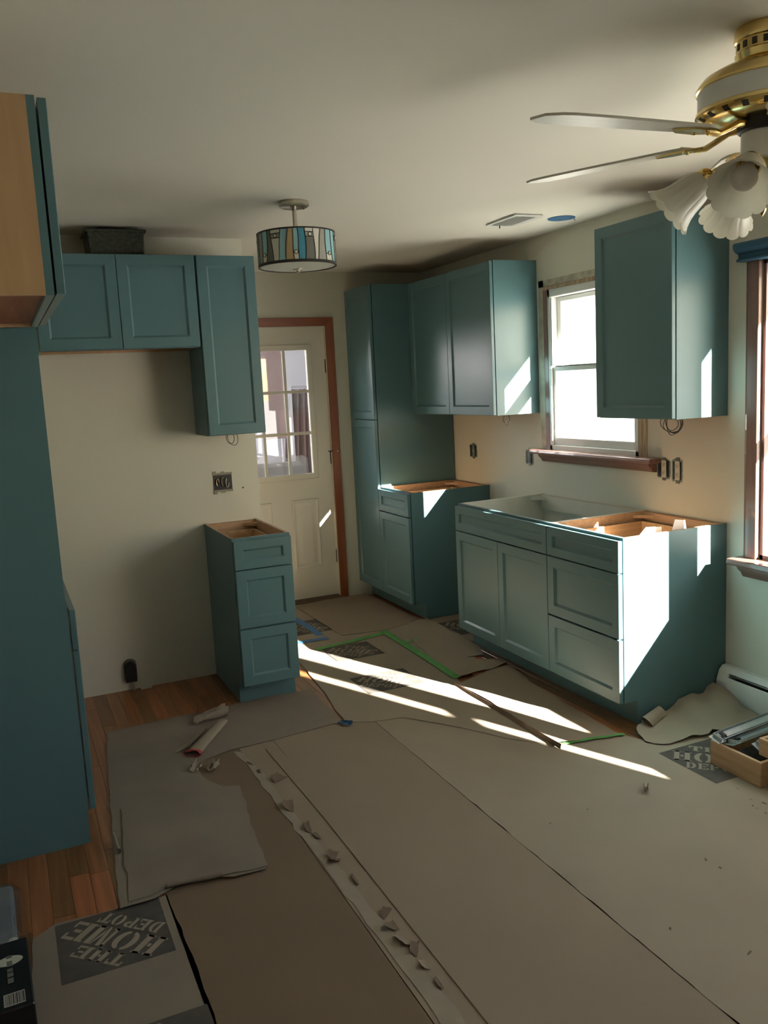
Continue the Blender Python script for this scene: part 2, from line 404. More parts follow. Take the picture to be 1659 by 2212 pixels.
for (a, b) in ((-1.136, -.925), (-1.50, -1.289)):
    m = MB(); rings(m, a, b, .262, .782, [(0, .0), (.004, -.007), (.012, -.008), (.026, -.002), (.034, -.002), (.060, -.009), (.066, -.009)], dy0)
    m.build('moulded_panel', DOORW, d, smooth=True, angle=25)
for z in (1.757, 1.08, .325):
    box('hinge', x1 - .004, x1 + .012, dy0 - .012, dy0 + .01, z - .05, z + .05, DARKMETAL, d, .003)
m = MB(); m.tube([(-.822, dy0 - .004, 1.128), (-.812, dy0 - .022, 1.120), (-.800, dy0 - .026, 1.132), (-.790, dy0 - .02, 1.128)], .004); m.build('latch_hook', DARKMETAL, d, smooth=True)
m = MB(); m.lathe([(0, .018), (.006, .016), (.008, .01), (.005, .004), (.005, 0)], 12); kn = m.build('latch_eye', NICKEL, d, smooth=True)
kn.location = (-.766, YF - .018, 1.125); kn.rotation_euler = (PI/2, 0, 0)
cz = .062
m = MB(); m.prism([(0, .0), (-.012, .006), (-.018, .03), (-.014, cz), (0, cz)], 0, DZ + cz, 'z')
for nm, sx, xx in (('casing', 1, DX1), ('casing', -1, DX0)):
    m = MB()
    m.add([(xx, YF, 0), (xx, YF - .012, 0), (xx + sx*cz, YF - .018, 0), (xx + sx*cz, YF, 0),
           (xx, YF, DZ), (xx, YF - .012, DZ), (xx + sx*cz, YF - .018, DZ + cz), (xx + sx*cz, YF, DZ + cz)],
          [(0,1,2,3),(4,7,6,5),(0,4,5,1),(1,5,6,2),(2,6,7,3),(3,7,4,0)])
    m.build(nm, OAKTRIM, d, bevel=.002)
m = MB()
m.add([(DX0 - cz, YF, DZ + cz), (DX0 - cz, YF - .018, DZ + cz), (DX1 + cz, YF - .018, DZ + cz), (DX1 + cz, YF, DZ + cz),
       (DX0, YF, DZ), (DX0, YF - .012, DZ), (DX1, YF - .012, DZ), (DX1, YF, DZ)],
      [(0,1,2,3),(4,7,6,5),(1,5,6,2),(0,4,5,1),(2,6,7,3),(0,3,7,4)])
m.build('casing', OAKTRIMH, d, bevel=.002)
m = MB(); m.box(DX0, DX1, YF, YF + .1, -.01, .022); m.build('threshold', TEARDARK, d)  # threshold coloured dark to stand for the shaded gap under the door
m = MB(); m.box(DX0 - .0, DX0 + .006, YF, YF + .1, .022, DZ); m.box(DX1 - .006, DX1, YF, YF + .1, .022, DZ); m.box(DX0, DX1, YF, YF + .1, DZ - .006, DZ); m.build('jamb', DOORW, d)

# porch seen through the door glass
struct(box('ground.001', -3.3, .95, YF + .1, 5.38, -.16, -.02, GROUND), 'porch floor behind the door')
porch = MB(); porch.box(-3.3, 0.95, 5.3, 5.38, -.1, 2.6); porch.box(-1.7, 0.95, YF + .1, 5.38, 2.5, 2.6); porch.box(-3.3, -3.2, YF + .1, 5.3, -.1, .8); porch.box(-3.3, -3.2, YF + .1, 5.3, 2.1, 2.6)
porch.box(.85, .95, YF + .1, 5.3, -.1, 2.6); porch.box(WT, .85, YF + .1, YF + .18, -.1, 2.6)
struct(porch.build('wall_porch', LILAC), 'pale porch wall beyond the door')
t = thing('storage_board', 'tall mauve board standing on the porch behind the door glass', 'board', (-.66, 4.55, -.02))
m = MB(); m.box(-.20, .03, 0, .03, 1.18, 2.25); m.build('board', MAUVE, t, bevel=.004)
m = MB(); m.box(-.20, -.16, .03, .07, 0, 2.25); m.box(.03, .07, .0, .07, 0, 2.25); m.build('batten', LILAC, t)
t = thing('porch_curtain', 'mauve pleated curtain hanging behind the lower right door panes', 'curtain', (-.38, 4.7, -.02))
m = MB(); n = 40; vs = []; fs = []
for i in range(n + 1):
    u = -.30 + .52 * i / n; yy = .03 * math.sin(i * 1.1)
    vs += [(u * .8 + .03, yy, 1.62), (u, yy * 1.4, .55), (u * 1.05, yy * 1.6, .02)]
for i in range(n):
    for j in range(2): fs.append((i*3+j, (i+1)*3+j, (i+1)*3+j+1, i*3+j+1))
m.add(vs, fs); c_ = m.build('cloth', MAUVE, t, smooth=True, angle=80)
m = MB(); m.tube([(-.30, 0, 1.64), (.24, 0, 1.64)], .01); m.tube([(-.28, 0, 0), (-.28, 0, 1.64)], .012); m.tube([(.22, 0, 0), (.22, 0, 1.64)], .012); m.build('rail', LILAC, t)
t = thing('wrapped_mattress', 'plastic-wrapped grey bundle standing on the porch behind the lowest door panes', 'bundle', (-1.02, 4.1, -.02))
m = MB(); n = 14
for (a, mm) in ((0, 0),):
    vs = []; fs = []
    for i in range(n + 1):
        for j in range(9):
            x = -.36 + .72 * i / n; z = .02 + 1.06 * j / 8
            vs.append((x, -.09 - .03 * noise.noise(Vector((x * 6, z * 5, 3))), z - .05 * (j == 8) * abs(math.sin(i))))
    for i in range(n):
        for j in range(8): fs.append((i*9+j, (i+1)*9+j, (i+1)*9+j+1, i*9+j+1))
    m.add(vs, fs)
m.build('wrap', PLASTIC, t, smooth=True, angle=80)
m = MB(); m.box(-.34, .34, -.05, .09, .0, 1.0); m.build('bundle', mat('grey_bundle_cloth', (.16, .135, .135), .7, var=.2, vscale=9), t, bevel=.03)

# ------------------------------------------------------------------ cabinets
def front(name, parent, x0, x1, z0, z1, m=TEAL, s=.050, y=-.0255, th=.020, label=None):
    mb = MB()
    # frame of the front with bevelled inner lip
    outer = [(x0, z0), (x1, z0), (x1, z1), (x0, z1)]
    b = .0018
    def ring(ins, yy): return [(x0+ins, yy, z0+ins), (x1-ins, yy, z0+ins), (x1-ins, yy, z1-ins), (x0+ins, yy, z1-ins)]
    R = [ring(s + .010, y + th), ring(0, y + th), ring(0, y + b), ring(b, y), ring(s, y), ring(s + .004, y + .004), ring(s + .010, y + .010)]
    for r_ in R: mb.v += r_
    for i in range(len(R)):
        j = (i + 1) % len(R)
        for q in range(4):
            mb.f.append((i*4+q, i*4+(q+1) % 4, j*4+(q+1) % 4, j*4+q)); mb.m.append(0)
    o = mb.build(name, m, parent)
    if label: o['label'] = label
    ins = s + .0095
    box('inset_panel', x0 + ins, x1 - ins, y + .0102, y + .0165, z0 + ins, z1 - ins, m, o)
    return o

def side_panel(parent, xa, xb, d, h, tk, out, mout=TEAL, min_=PLY, z0=0.0, name='side_panel'):
    """out=+1: finished face toward +x"""
    mb = MB()
    f0 = .019
    poly = [(f0, z0 + tk), (f0, h), (d, h), (d, z0), (.075, z0), (.075, z0 + tk)] if tk else [(f0, z0), (f0, h), (d, h), (d, z0)]
    mb.prism(poly, xa, xb, 'x')
    n = len(poly)
    # faces: 0 = cap at xa, 1 = cap at xb, then walls
    for i in range(len(mb.f)): mb.m[i] = 0
    inner = 0 if out > 0 else 1
    mb.m[inner] = 1
    mb.m[2 + 1] = 1          # top edge
    return mb.build(name, [mout, min_], parent)

def base_cabinet(name, label, loc, rz, w, fronts, d=.61, h=.876, inner=PLY, drawers=(), rails=True, braces=True):
    t = thing(name, label, 'cabinet', loc, rz, 'teal kitchen cabinets')
    p = .016; tk = .114
    side_panel(t, 0, p, d, h, tk, -1, min_=inner); side_panel(t, w - p, w, d, h, tk, 1, min_=inner)
    mb = MB(); mb.box(.038, w - .038, 0, .019, h - .035, h); mb.box(.038, w - .038, 0, .019, tk, tk + .03); mb.box(0, .038, 0, .019, tk, h); mb.box(w - .038, w, 0, .019, tk, h)
    for z in sorted(set(round(f[3], 4) for f in fronts)):
        if z + .05 < h - .035: mb.box(.038, w - .038, 0, .019, z - .018, z + .02)
    mb.build('face_frame', TEAL, t)
    box('back_panel', p, w - p, d - .012, d - .004, tk, h - .002, inner, t)
    box('bottom_panel', p, w - p, .019, d - .012, tk, tk + .012, inner, t)
    box('toe_kick', p, w - p, .075, .088, 0, tk, TEAL, t)
    if braces:
        box('back_rail', p, w - p, d - .032, d - .0125, h - .09, h - .004, inner, t)
        for (cx_, sy) in ((p, 1), (w - p, -1)):
            for yy, sg in ((.019, 1), (d - .032, -1)):
                mb = MB(); mb.prism([(cx_, yy), (cx_ + sy * .07, yy), (cx_, yy + sg * .07)], h - .030, h - .014, 'z'); mb.build('corner_brace', inner, t)
    for (z0, z1) in drawers:
        mb = MB(); a, b = p + .018, w - p - .018; y0, y1 = .022, d - .06
        mb.box(a, a + .012, y0, y1, z0, z1); mb.box(b - .012, b, y0, y1, z0, z1)
        mb.box(a, b, y0, y0 + .012, z0, z1); mb.box(a, b, y1 - .012, y1, z0, z1); mb.box(a, b, y0, y1, z0, z0 + .008)
        mb.build('drawer_box', DRAWERWOOD, t)
    for (kind, xa, xb, za, zb, s) in fronts: front(kind, t, xa, xb, za, zb, s=s)
    return t

def wall_cabinet(name, label, loc, rz, w, z0, z1, doors, d=.305, left=TEAL, right=TEAL, under=REDWOODBASE, s=.050):
    t = thing(name, label, 'cabinet', loc, rz, 'teal kitchen cabinets')
    p = .016
    side_panel(t, 0, p, d, z1, 0, -1, mout=left, z0=z0); side_panel(t, w - p, w, d, z1, 0, 1, mout=right, z0=z0)
    mb = MB(); y0, y1 = 0, .019
    mb.box(.040, w - .040, y0, y1, z1 - .035, z1); mb.box(.040, w - .040, y0, y1, z0, z0 + .03); mb.box(0, .040, y0, y1, z0, z1); mb.box(w - .040, w, y0, y1, z0, z1)
    mb.build('face_frame', TEAL, t)
    box('top_panel', p, w - p, .019, d, z1 - .02, z1 - .004, MAPLE, t)
    box('bottom_panel', p, w - p, .019, d, z0 + .012, z0 + .026, under, t)
    box('back_panel', p, w - p, d - .012, d - .004, z0, z1 - .002, MAPLE, t)
    for (xa, xb) in doors: front('door', t, xa, xb, z0 + .004, z1 - .004, s=s)
    return t

g = .002
# base run on the window wall (rotated so the fronts face the room)
RZ = -PI / 2
yD0, yD1, yS1, y20, y21, y31 = 0.0, 0.5455, 1.4785, 2.1183, 2.5974, 3.040
wd = yD1 - yD0
base_cabinet('base_cabinet', 'teal three-drawer base cabinet with the sunlit end panel', (-.61, yD1, 0), RZ, wd,
    [('drawer_front', g, wd - g, .720, .864, .042), ('drawer_front', g, wd - g, .418, .714, .050), ('drawer_front', g, wd - g, .116, .410, .050)],
    drawers=((.735, .83), (.44, .64), (.14, .34)))
ws = yS1 - yD1
base_cabinet('base_cabinet', 'wide teal sink base cabinet under the kitchen window, open at the top', (-.61, yS1, 0), RZ, ws,
    [('drawer_front', g, ws - g, .720, .864, .042), ('door', g, ws/2 - .0015, .116, .714, .050), ('door', ws/2 + .0015, ws - g, .116, .714, .050)],
    inner=WHITEPLY)
w2 = y21 - y20
base_cabinet('base_cabinet', 'narrow teal base cabinet beside the tall pantry cabinet', (-.61, y21, 0), RZ, w2,
    [('drawer_front', g, w2 - g, .714, .864, .042), ('door', g, w2 - g, .116, .706, .050)], drawers=((.735, .83),))
# tall pantry
wp = y31 - y21; ZT = 2.292
t = thing('pantry_cabinet', 'tall teal pantry cabinet in the corner by the door', 'cabinet', (-.61, y31, 0), RZ, 'teal kitchen cabinets')
side_panel(t, 0, .016, .606, ZT, .114, -1); side_panel(t, wp - .016, wp, .606, ZT, .114, 1)
mb = MB(); mb.box(.04, wp - .04, 0, .019, ZT - .035, ZT); mb.box(.04, wp - .04, 0, .019, .114, .144); mb.box(0, .04, 0, .019, .114, ZT); mb.box(wp - .04, wp, 0, .019, .114, ZT); mb.box(.04, wp - .04, 0, .019, 1.33, 1.38)
mb.build('face_frame', TEAL, t)
box('top_panel', .016, wp - .016, .019, .606, ZT - .02, ZT - .004, MAPLE, t)
box('back_panel', .016, wp - .016, .594, .602, .114, ZT - .002, MAPLE, t)
box('bottom_panel', .016, wp - .016, .019, .594, .114, .126, MAPLE, t)
box('toe_kick', .016, wp - .016, .075, .088, 0, .114, TEAL, t)
front('door', t, g, wp - g, .116, 1.352, s=.05); front('door', t, g, wp - g, 1.358, ZT - .004, s=.05)
# wall cabinets on the window wall
ZU0 = 1.378
wa = y21 - 1.4991
wall_cabinet('wall_cabinet', 'wide teal two-door wall cabinet between the pantry and the window', (-.305, y21, 0), RZ, wa, ZU0, ZT,
             [(g, wa/2 - .0015), (wa/2 + .0015, wa - g)])
wb = .5285
wall_cabinet('wall_cabinet', 'teal single-door wall cabinet right of the window, below the fan lights', (-.305, .5285, 0), RZ, wb, ZU0, ZT, [(g, wb - g)])
# range wall
rx0, rx1 = -2.064, -1.762
wr = rx1 - rx0
base_cabinet('base_cabinet', 'slim teal three-drawer base cabinet standing alone against the range wall', (rx0, YW - .61, 0), 0, wr,
    [('drawer_front', g, wr - g, .720, .864, .044), ('drawer_front', g, wr - g, .418, .714, .050), ('drawer_front', g, wr - g, .116, .410, .050)],
    d=.608, drawers=((.735, .83), (.44, .64), (.14, .34)))
wall_cabinet('wall_cabinet', 'narrow tall teal wall cabinet above the slim base cabinet', (-2.068, YW - .305, 0), 0, .305, ZU0, ZT, [(g, .305 - g)], d=.303, s=.05)
wo = .768
wall_cabinet('wall_cabinet', 'short teal two-door wall cabinet over the empty range gap', (-2.842, YW - .305, 0), 0, wo, 1.834, ZT, [(g, wo/2 - .0015 ), (wo/2 + .0015, wo - g)], d=.303, s=.05)
# left wall
FXL = -2.907
wf = .175 + .748
wall_cabinet('wall_cabinet', 'deep teal cabinet over the fridge space with a bare maple side', (FXL, -.748, 0), PI/2, wf, 1.845, 2.291,
             [(g, wf/2 - .0015), (wf/2 + .0015, wf - g)], d=.606, left=MAPLE)
o = box('fridge_end_panel', XL + .003, -2.912, .1755, .1935, 0.0, 2.291, TEAL)
tag(o, 'tall flat teal end panel on the left, standing on the oak floor', 'panel')
wl = YW - .196 - .004
t = base_cabinet('base_cabinet', 'teal base cabinet almost hidden behind the tall end panel', (FXL, .196, 0), PI/2, wl,
    [('drawer_front', g, .45, .720, .864, .044), ('door', g, .45, .116, .714, .05), ('door', .454, wl - .64, .116, .864, .05)], d=.604)

# ------------------------------------------------------------------ baseboard heater
t = thing('baseboard_heater', 'white baseboard heater along the window wall at the right edge', 'heater', (0, 0, 0))
prof = [(-.002, .012), (-.052, .03), (-.066, .05), (-.070, .125), (-.066, .150)]
def shell(pr, y0, y1, th=.0025):
    mb = MB(); n = len(pr)
    vs = [(x, y0, z) for x, z in pr] + [(x, y1, z) for x, z in pr]
    mb.add(vs, [(i, i+1, n+i+1, n+i) for i in range(n-1)]); return mb
YH0 = -2.9; YH1 = -.010
mb = MB(); mb.prism([(-.0015, .195), (-.032, .195), (-.050, .178), (-.054, .172), (-.045, .172), (-.030, .188), (-.0015, .188)], YH0, YH1 - .055, 'y'); mb.build('top_cover', HEATW, t)
mb = MB(); mb.prism([(-.020, .010), (-.058, .022), (-.066, .04), (-.070, .13), (-.066, .150), (-.060, .152), (-.062, .13), (-.058, .045), (-.052, .03), (-.020, .016)], YH0, YH1 - .055, 'y'); mb.build('front_cover', HEATW, t, smooth=True)
mb = MB(); mb.box(-.0015, -.006, YH0, YH1 - .01, .01, .188); mb.build('back_plate', HEATW, t)
mb = MB(); mb.prism([(-.0015, .008), (-.058, .020), (-.068, .04), (-.072, .13), (-.056, .176), (-.034, .198), (-.0015, .198)], YH1 - .065, YH1, 'y'); mb.build('end_cap', HEATW, t, bevel=.004)
mb = MB()
for i in range(90):
    yy = YH1 - .08 - i * .012
    mb.box(-.05, -.008, yy - .0004, yy + .0004, .06, .14)
fo = mb.build('fin_pack', METALBOX, t); fo['kind'] = 'stuff'
mb = MB(); mb.prism([(-.05, .160), (-.058, .168), (-.060, .166), (-.052, .158)], YH0, YH1 - .07, 'y'); mb.build('damper', NICKEL, t)

# ------------------------------------------------------------------ protective paper on the floor
def sheet(name, poly, z, m, label, th=.0016, hf=None, rag=0.0, seg=.05, cat='paper sheet', group=None, parent=None, rs=1):
    rr = random.Random(rs)
    pts = []
    n = len(poly)
    for i in range(n):
        a = Vector(poly[i]); b = Vector(poly[(i+1) % n]); Ld = (b - a).length
        k_ = max(1, int(Ld / seg)) if (rag > 0 or hf) else 1
        nn = Vector((-(b-a).y, (b-a).x)); nn = nn.normalized() if nn.length > 0 else nn
        for j in range(k_):
            q = a.lerp(b, j / k_)
            if rag > 0 and k_ > 1: q = q + nn * rr.uniform(-rag, rag)
            pts.append(q)
    bm = bmesh.new()
    f = bm.faces.new([bm.verts.new((p.x, p.y, 0)) for p in pts])
    bmesh.ops.triangulate(bm, faces=[f])
    if hf:
        for _ in range(4):
            ed = [e for e in bm.edges if e.calc_length() > .06]
            if not ed: break
            bmesh.ops.subdivide_edges(bm, edges=ed, cuts=1)
            bmesh.ops.triangulate(bm, faces=[f for f in bm.faces if len(f.verts) > 3])
    for v in bm.verts: v.co.z = z + (hf(v.co.x, v.co.y) if hf else 0)
    top = bm.faces[:]
    r_ = bmesh.ops.extrude_face_region(bm, geom=top)
    for e in r_['geom']:
        if isinstance(e, bmesh.types.BMVert): e.co.z += th
    bmesh.ops.recalc_face_normals(bm, faces=bm.faces)
    me = bpy.data.meshes.new(name)
    if hf:
        for fc in bm.faces:
            fc.smooth = True
        for e in bm.edges:
            if len(e.link_faces) == 2 and e.calc_face_angle(0) > .7: e.smooth = False
    bm.to_mesh(me); bm.free(); me.materials.append(m)
    o = bpy.data.objects.new(name, me); COL.objects.link(o)
    if parent: o.parent = parent
    else: tag(o, label, cat, group)
    return o
GP = 'protective paper sheets on the floor'
def ripple(amp, sc):
    return lambda x, y: amp * (0.5 + 0.5 * noise.noise(Vector((x * sc, y * sc, 1.7))))
YE = -3.3
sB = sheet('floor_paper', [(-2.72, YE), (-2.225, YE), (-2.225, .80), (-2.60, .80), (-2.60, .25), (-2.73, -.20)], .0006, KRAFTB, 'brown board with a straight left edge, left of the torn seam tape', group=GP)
sL = sheet('floor_paper', [(-3.19, -1.6), (-2.716, YE), (-2.713, -.70), (-2.724, -.300), (-2.868, -.300), (-2.955, -.296), (-3.06, -.285), (-3.13, -.335)], .0006, GREYPAPER, 'printed grey sheet in the bottom left corner beside the black box', group=GP, rag=.003)
sD = sheet('floor_paper', [(-2.222, YE), (-2.06, YE), (-2.06, .70), (-2.222, .70)], .0006, KRAFT, 'narrow brown board between the torn tape and the long strip', group=GP)
sF = sheet('floor_paper', [(-2.058, YE), (-1.567, YE), (-1.565, .70), (-1.58, .74), (-2.058, .74)], .0006, KRAFT, 'long brown board in the middle of the floor', group=GP)
sG = sheet('floor_paper', [(-1.563, YE), (-.10, YE), (-.10, -.12), (-.35, -.12), (-.60, -.16), (-.645, -.13), (-.665, -.06), (-.97, .02), (-1.10, .19), (-1.24, .46), (-1.41, .668), (-1.561, .668)], .0006, KRAFT2, 'widest brown board, in front of the three-drawer cabinet', group=GP, rag=.003)
sE = sheet('seam_strip', [(-2.107, YE), (-2.043, YE), (-2.050, -.4), (-2.062, .60), (-2.072, .64), (-2.118, .625), (-2.104, -.1)], .0026, KRAFT, 'long smooth kraft strip laid over the board seam', th=.003, cat='paper strip')
sT = sheet('seam_tape', [(-2.200, YE), (-2.143, YE), (-2.150, -1.24), (-2.158, -.94), (-2.168, -.64), (-2.185, -.30), (-2.192, -.02), (-2.200, .31), (-2.205, .53), (-2.225, .655), (-2.251, .675), (-2.236, .47), (-2.234, .33), (-2.228, -.02), (-2.222, -.32), (-2.214, -.64), (-2.207, -.93)], .0026, PALETAPE, 'pale torn tape running down the floor seam', th=.0012, rag=.006, cat='tape')
A = [(-2.74, 1.21), (-2.518, 1.227), (-2.275, 1.232), (-2.064, 1.252), (-1.864, 1.256), (-1.765, 1.242), (-1.691, 1.245), (-1.691, 1.017), (-1.702, 0.844), (-1.70, 0.727), (-1.75, 0.732), (-1.945, 0.71), (-2.083, 0.696), (-2.257, 0.695), (-2.343, 0.669), (-2.428, 0.632), (-2.434, 0.502), (-2.416, 0.433), (-2.381, 0.356), (-2.316, 0.328), (-2.327, 0.229), (-2.353, 0.062), (-2.367, -0.046), (-2.382, -0.193), (-2.399, -0.325), (-2.452, -0.326), (-2.509, -0.326), (-2.542, -0.301), (-2.614, -0.279), (-2.692, -0.278), (-2.728, -0.299), (-2.764, -0.316), (-2.795, -0.319), (-2.87, -0.319), (-2.855, -0.064), (-2.821, 0.355), (-2.776, 0.849)]
def hA(x, y):
    e = max(0, 1 - (y + .33) / .25) * .010 * (.5 + .5 * noise.noise(Vector((x * 9, 0, 4))))
    return .004 * (0.5 + .5 * noise.noise(Vector((x * 4, y * 4, 0)))) + e
sA = sheet('floor_paper', A, .0030, GREYPAPER, 'grey wrinkled L-shaped sheet with torn edges in front of the slim base cabinet', hf=hA, rag=.004, group=GP)
AP = [(-2.781, 0.365), (-2.664, 0.341), (-2.501, 0.334), (-2.35, 0.333), (-2.318, 0.292), (-2.338, 0.162), (-2.372, -0.058), (-2.390, -0.315), (-2.452, -0.318), (-2.542, -0.295), (-2.691, -0.268), (-2.771, -0.30), (-2.840, -0.302), (-2.82, -0.012), (-2.795, 0.184)]
sAP = sheet('floor_paper', AP, .0068, GREYPAPER, 'square torn grey piece lying on the L-shaped sheet, nearest the camera', hf=lambda x, y: hA(x, y), rag=.006, group=GP, th=.0016, rs=3)
I_ = [(-1.55, 2.25), (-1.173, 2.106), (-.889, 2.039), (-.62, 2.12), (-.60, 1.93), (-.60, 1.49), (-.68, 1.209), (-.937, .987), (-.976, .843), (-.99, .373), (-.994, .0), (-1.128, .157), (-1.27, .413), (-1.431, .629), (-1.57, .66), (-1.69, .72), (-1.675, .897), (-1.633, 1.175), (-1.618, 1.376), (-1.59, 1.636), (-1.584, 1.85), (-1.60, 2.2)]
sI = sheet('floor_paper', I_, .0026, KRAFT2, 'large printed kraft sheet in the walkway, crossed by green tape', hf=ripple(.003, 3), rag=.003, group=GP)
def hJ(x, y):
    # left edge lifted: rides up on the fold
    return .016 * max(0, 1 - (x + 1.0) / .16) * max(0, min(1, (.95 - y) / .3)) + .003 * (.5 + .5 * noise.noise(Vector((x * 5, y * 5, 2))))
J_ = [(-.986, .874), (-.831, .945), (-.698, .994), (-.575, 1.0), (-.645, .707), (-.672, .272), (-.685, -.06), (-.744, -.068), (-.842, -.032), (-.999, -.011), (-.995, .246), (-.988, .544)]
sJ = sheet('floor_paper', J_, .0050, KRAFT2, 'lifted brown sheet with a folded edge darkened as the shaded gap beside the sink base', hf=hJ, rag=.004, group=GP)
K_ = [(-1.192, 2.96), (-.946, 3.015), (-.60, 3.02), (-.590, 2.585), (-.583, 2.157), (-.704, 2.07), (-.863, 2.022), (-1.176, 2.059), (-1.179, 2.394)]
sK = sheet('floor_paper', K_, .0050, KRAFT, 'plain brown sheet on the floor directly before the glazed door', hf=ripple(.004, 3), rag=.003, group=GP)
sK2 = sheet('floor_paper', [(-1.69, 3.0), (-1.14, 2.98), (-1.14, 2.02), (-1.56, 2.0), (-1.69, 2.2)], .0010, KRAFT2, 'printed brown sheet left of the door under blue tape', group=GP)
M_ = [(-.68, 2.10), (-.54, 2.10), (-.54, 1.837), (-.545, 1.55), (-.545, 1.42), (-.62, 1.228), (-.716, 1.245), (-.693, 1.152), (-.575, 1.115), (-.57, 1.034), (-.708, 1.001), (-.866, .985), (-.935, .985), (-.909, 1.341), (-.839, 1.726)]
def hM(x, y): return .012 * max(0, noise.noise(Vector((x * 6, y * 5, 9)))) + .001
sM = sheet('floor_paper', M_, .0068, KRAFT2, 'crumpled torn brown sheet at the foot of the sink base doors', hf=hM, rag=.012, group=GP)
sM2 = sheet('floor_paper', [(-.53, 2.10), (-.12, 2.10), (-.12, 1.50), (-.53, 1.50)], .0008, KRAFT, 'printed brown paper in the gap between the two base cabinets', group=GP)
H_ = [(-.634, -.106), (-.515, -.012), (-.42, -.010), (-.33, -.010), (-.30, -.012), (-.216, -.011), (-.09, -.011), (-.076, -.06), (-.078, -.20), (-.08, -.4), (-.09, -.50), (-.20, -.40), (-.34, -.262), (-.48, -.250), (-.600, -.235), (-.640, -.174)]
def hH(x, y):
    a = max(0, min(1, (x + .62) / .5)) * max(0, min(1, (y + .42) / .36))
    b = max(0, min(1, (-.46 - x) / .14)) * max(0, 1 - abs(y + .03) / .14)
    return .115 * a ** 1.3 * (.85 + .45 * noise.noise(Vector((x * 9, y * 9, 5))) + .2 * abs(noise.noise(Vector((x * 20, y * 16, 8))))) + .030 * b + .002 + .006 * abs(noise.noise(Vector((x * 14, y * 14, 3))))
sH = sheet('floor_paper', H_, .0030, KRAFT2, 'crumpled paper bunched up between the sunlit end panel and the heater', hf=hH, rag=.010, seg=.03, group=GP)
# curled tab at the front corner of the bunched paper
mb = MB(); n = 10; vs = []; fs = []
for i in range(n + 1):
    a = -.3 + 3.6 * i / n
    for j in range(4):
        u = j / 3
        vs.append((-.545 + .13 * u - .02 * math.sin(a), -.075 + .045 * u + .030 * math.cos(a) * (1 - .2 * u), .035 + .030 * math.sin(a) + .012 * u))
for i in range(n):
    for j in range(3): fs.append((i*4+j, (i+1)*4+j, (i+1)*4+j+1, i*4+j+1))
mb.add(vs, fs); mb.build('curled_tab', KRAFT2, sH, smooth=True, angle=80)

# fold along the lifted sheet, coloured dark for the shaded gap below it
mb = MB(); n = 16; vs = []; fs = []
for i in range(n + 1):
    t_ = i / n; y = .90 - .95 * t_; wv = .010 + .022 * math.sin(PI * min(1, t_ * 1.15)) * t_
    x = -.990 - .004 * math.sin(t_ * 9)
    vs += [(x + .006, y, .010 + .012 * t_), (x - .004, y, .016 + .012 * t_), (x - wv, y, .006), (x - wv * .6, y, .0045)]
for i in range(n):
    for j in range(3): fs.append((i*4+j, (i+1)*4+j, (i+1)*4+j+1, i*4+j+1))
mb.add(vs, fs); mb.build('gap_shade_edge', TEARDARK, sJ, smooth=True, angle=50)
# rolled edges of the grey sheet
def roll(parent, p0, p1, r, m, turns=1.2, lift=.0):
    p0 = Vector(p0); p1 = Vector(p1); dr = (p1 - p0); ln = dr.length; dr.normalize(); sd = Vector((-dr.y, dr.x, 0))
    mb = MB(); n = 14; k_ = 5; vs = []; fs = []
    for i in range(n + 1):
        a = -PI / 2 + 2 * PI * turns * i / n; rr = r * (1 - .35 * i / n)
        for j in range(k_ + 1):
            u = j / k_; w_ = 1 + .15 * math.sin(u * 7)
            q = p0 + dr * (ln * u) + sd * (math.cos(a) * rr * w_) + Vector((0, 0, r + math.sin(a) * rr * w_ + lift))
            vs.append(tuple(q))
    for i in range(n):
        for j in range(k_): fs.append((i*(k_+1)+j, (i+1)*(k_+1)+j, (i+1)*(k_+1)+j+1, i*(k_+1)+j+1))
    mb.add(vs, fs); return mb.build('rolled_edge', m, parent, smooth=True, angle=80)
roll(sAP, (-2.545, -.300, .012), (-2.72, -.278, .012), .011, GREYPAPER)
roll(sAP, (-2.84, .15, .012), (-2.835, .02, .010), .012, GREYPAPER, .6)

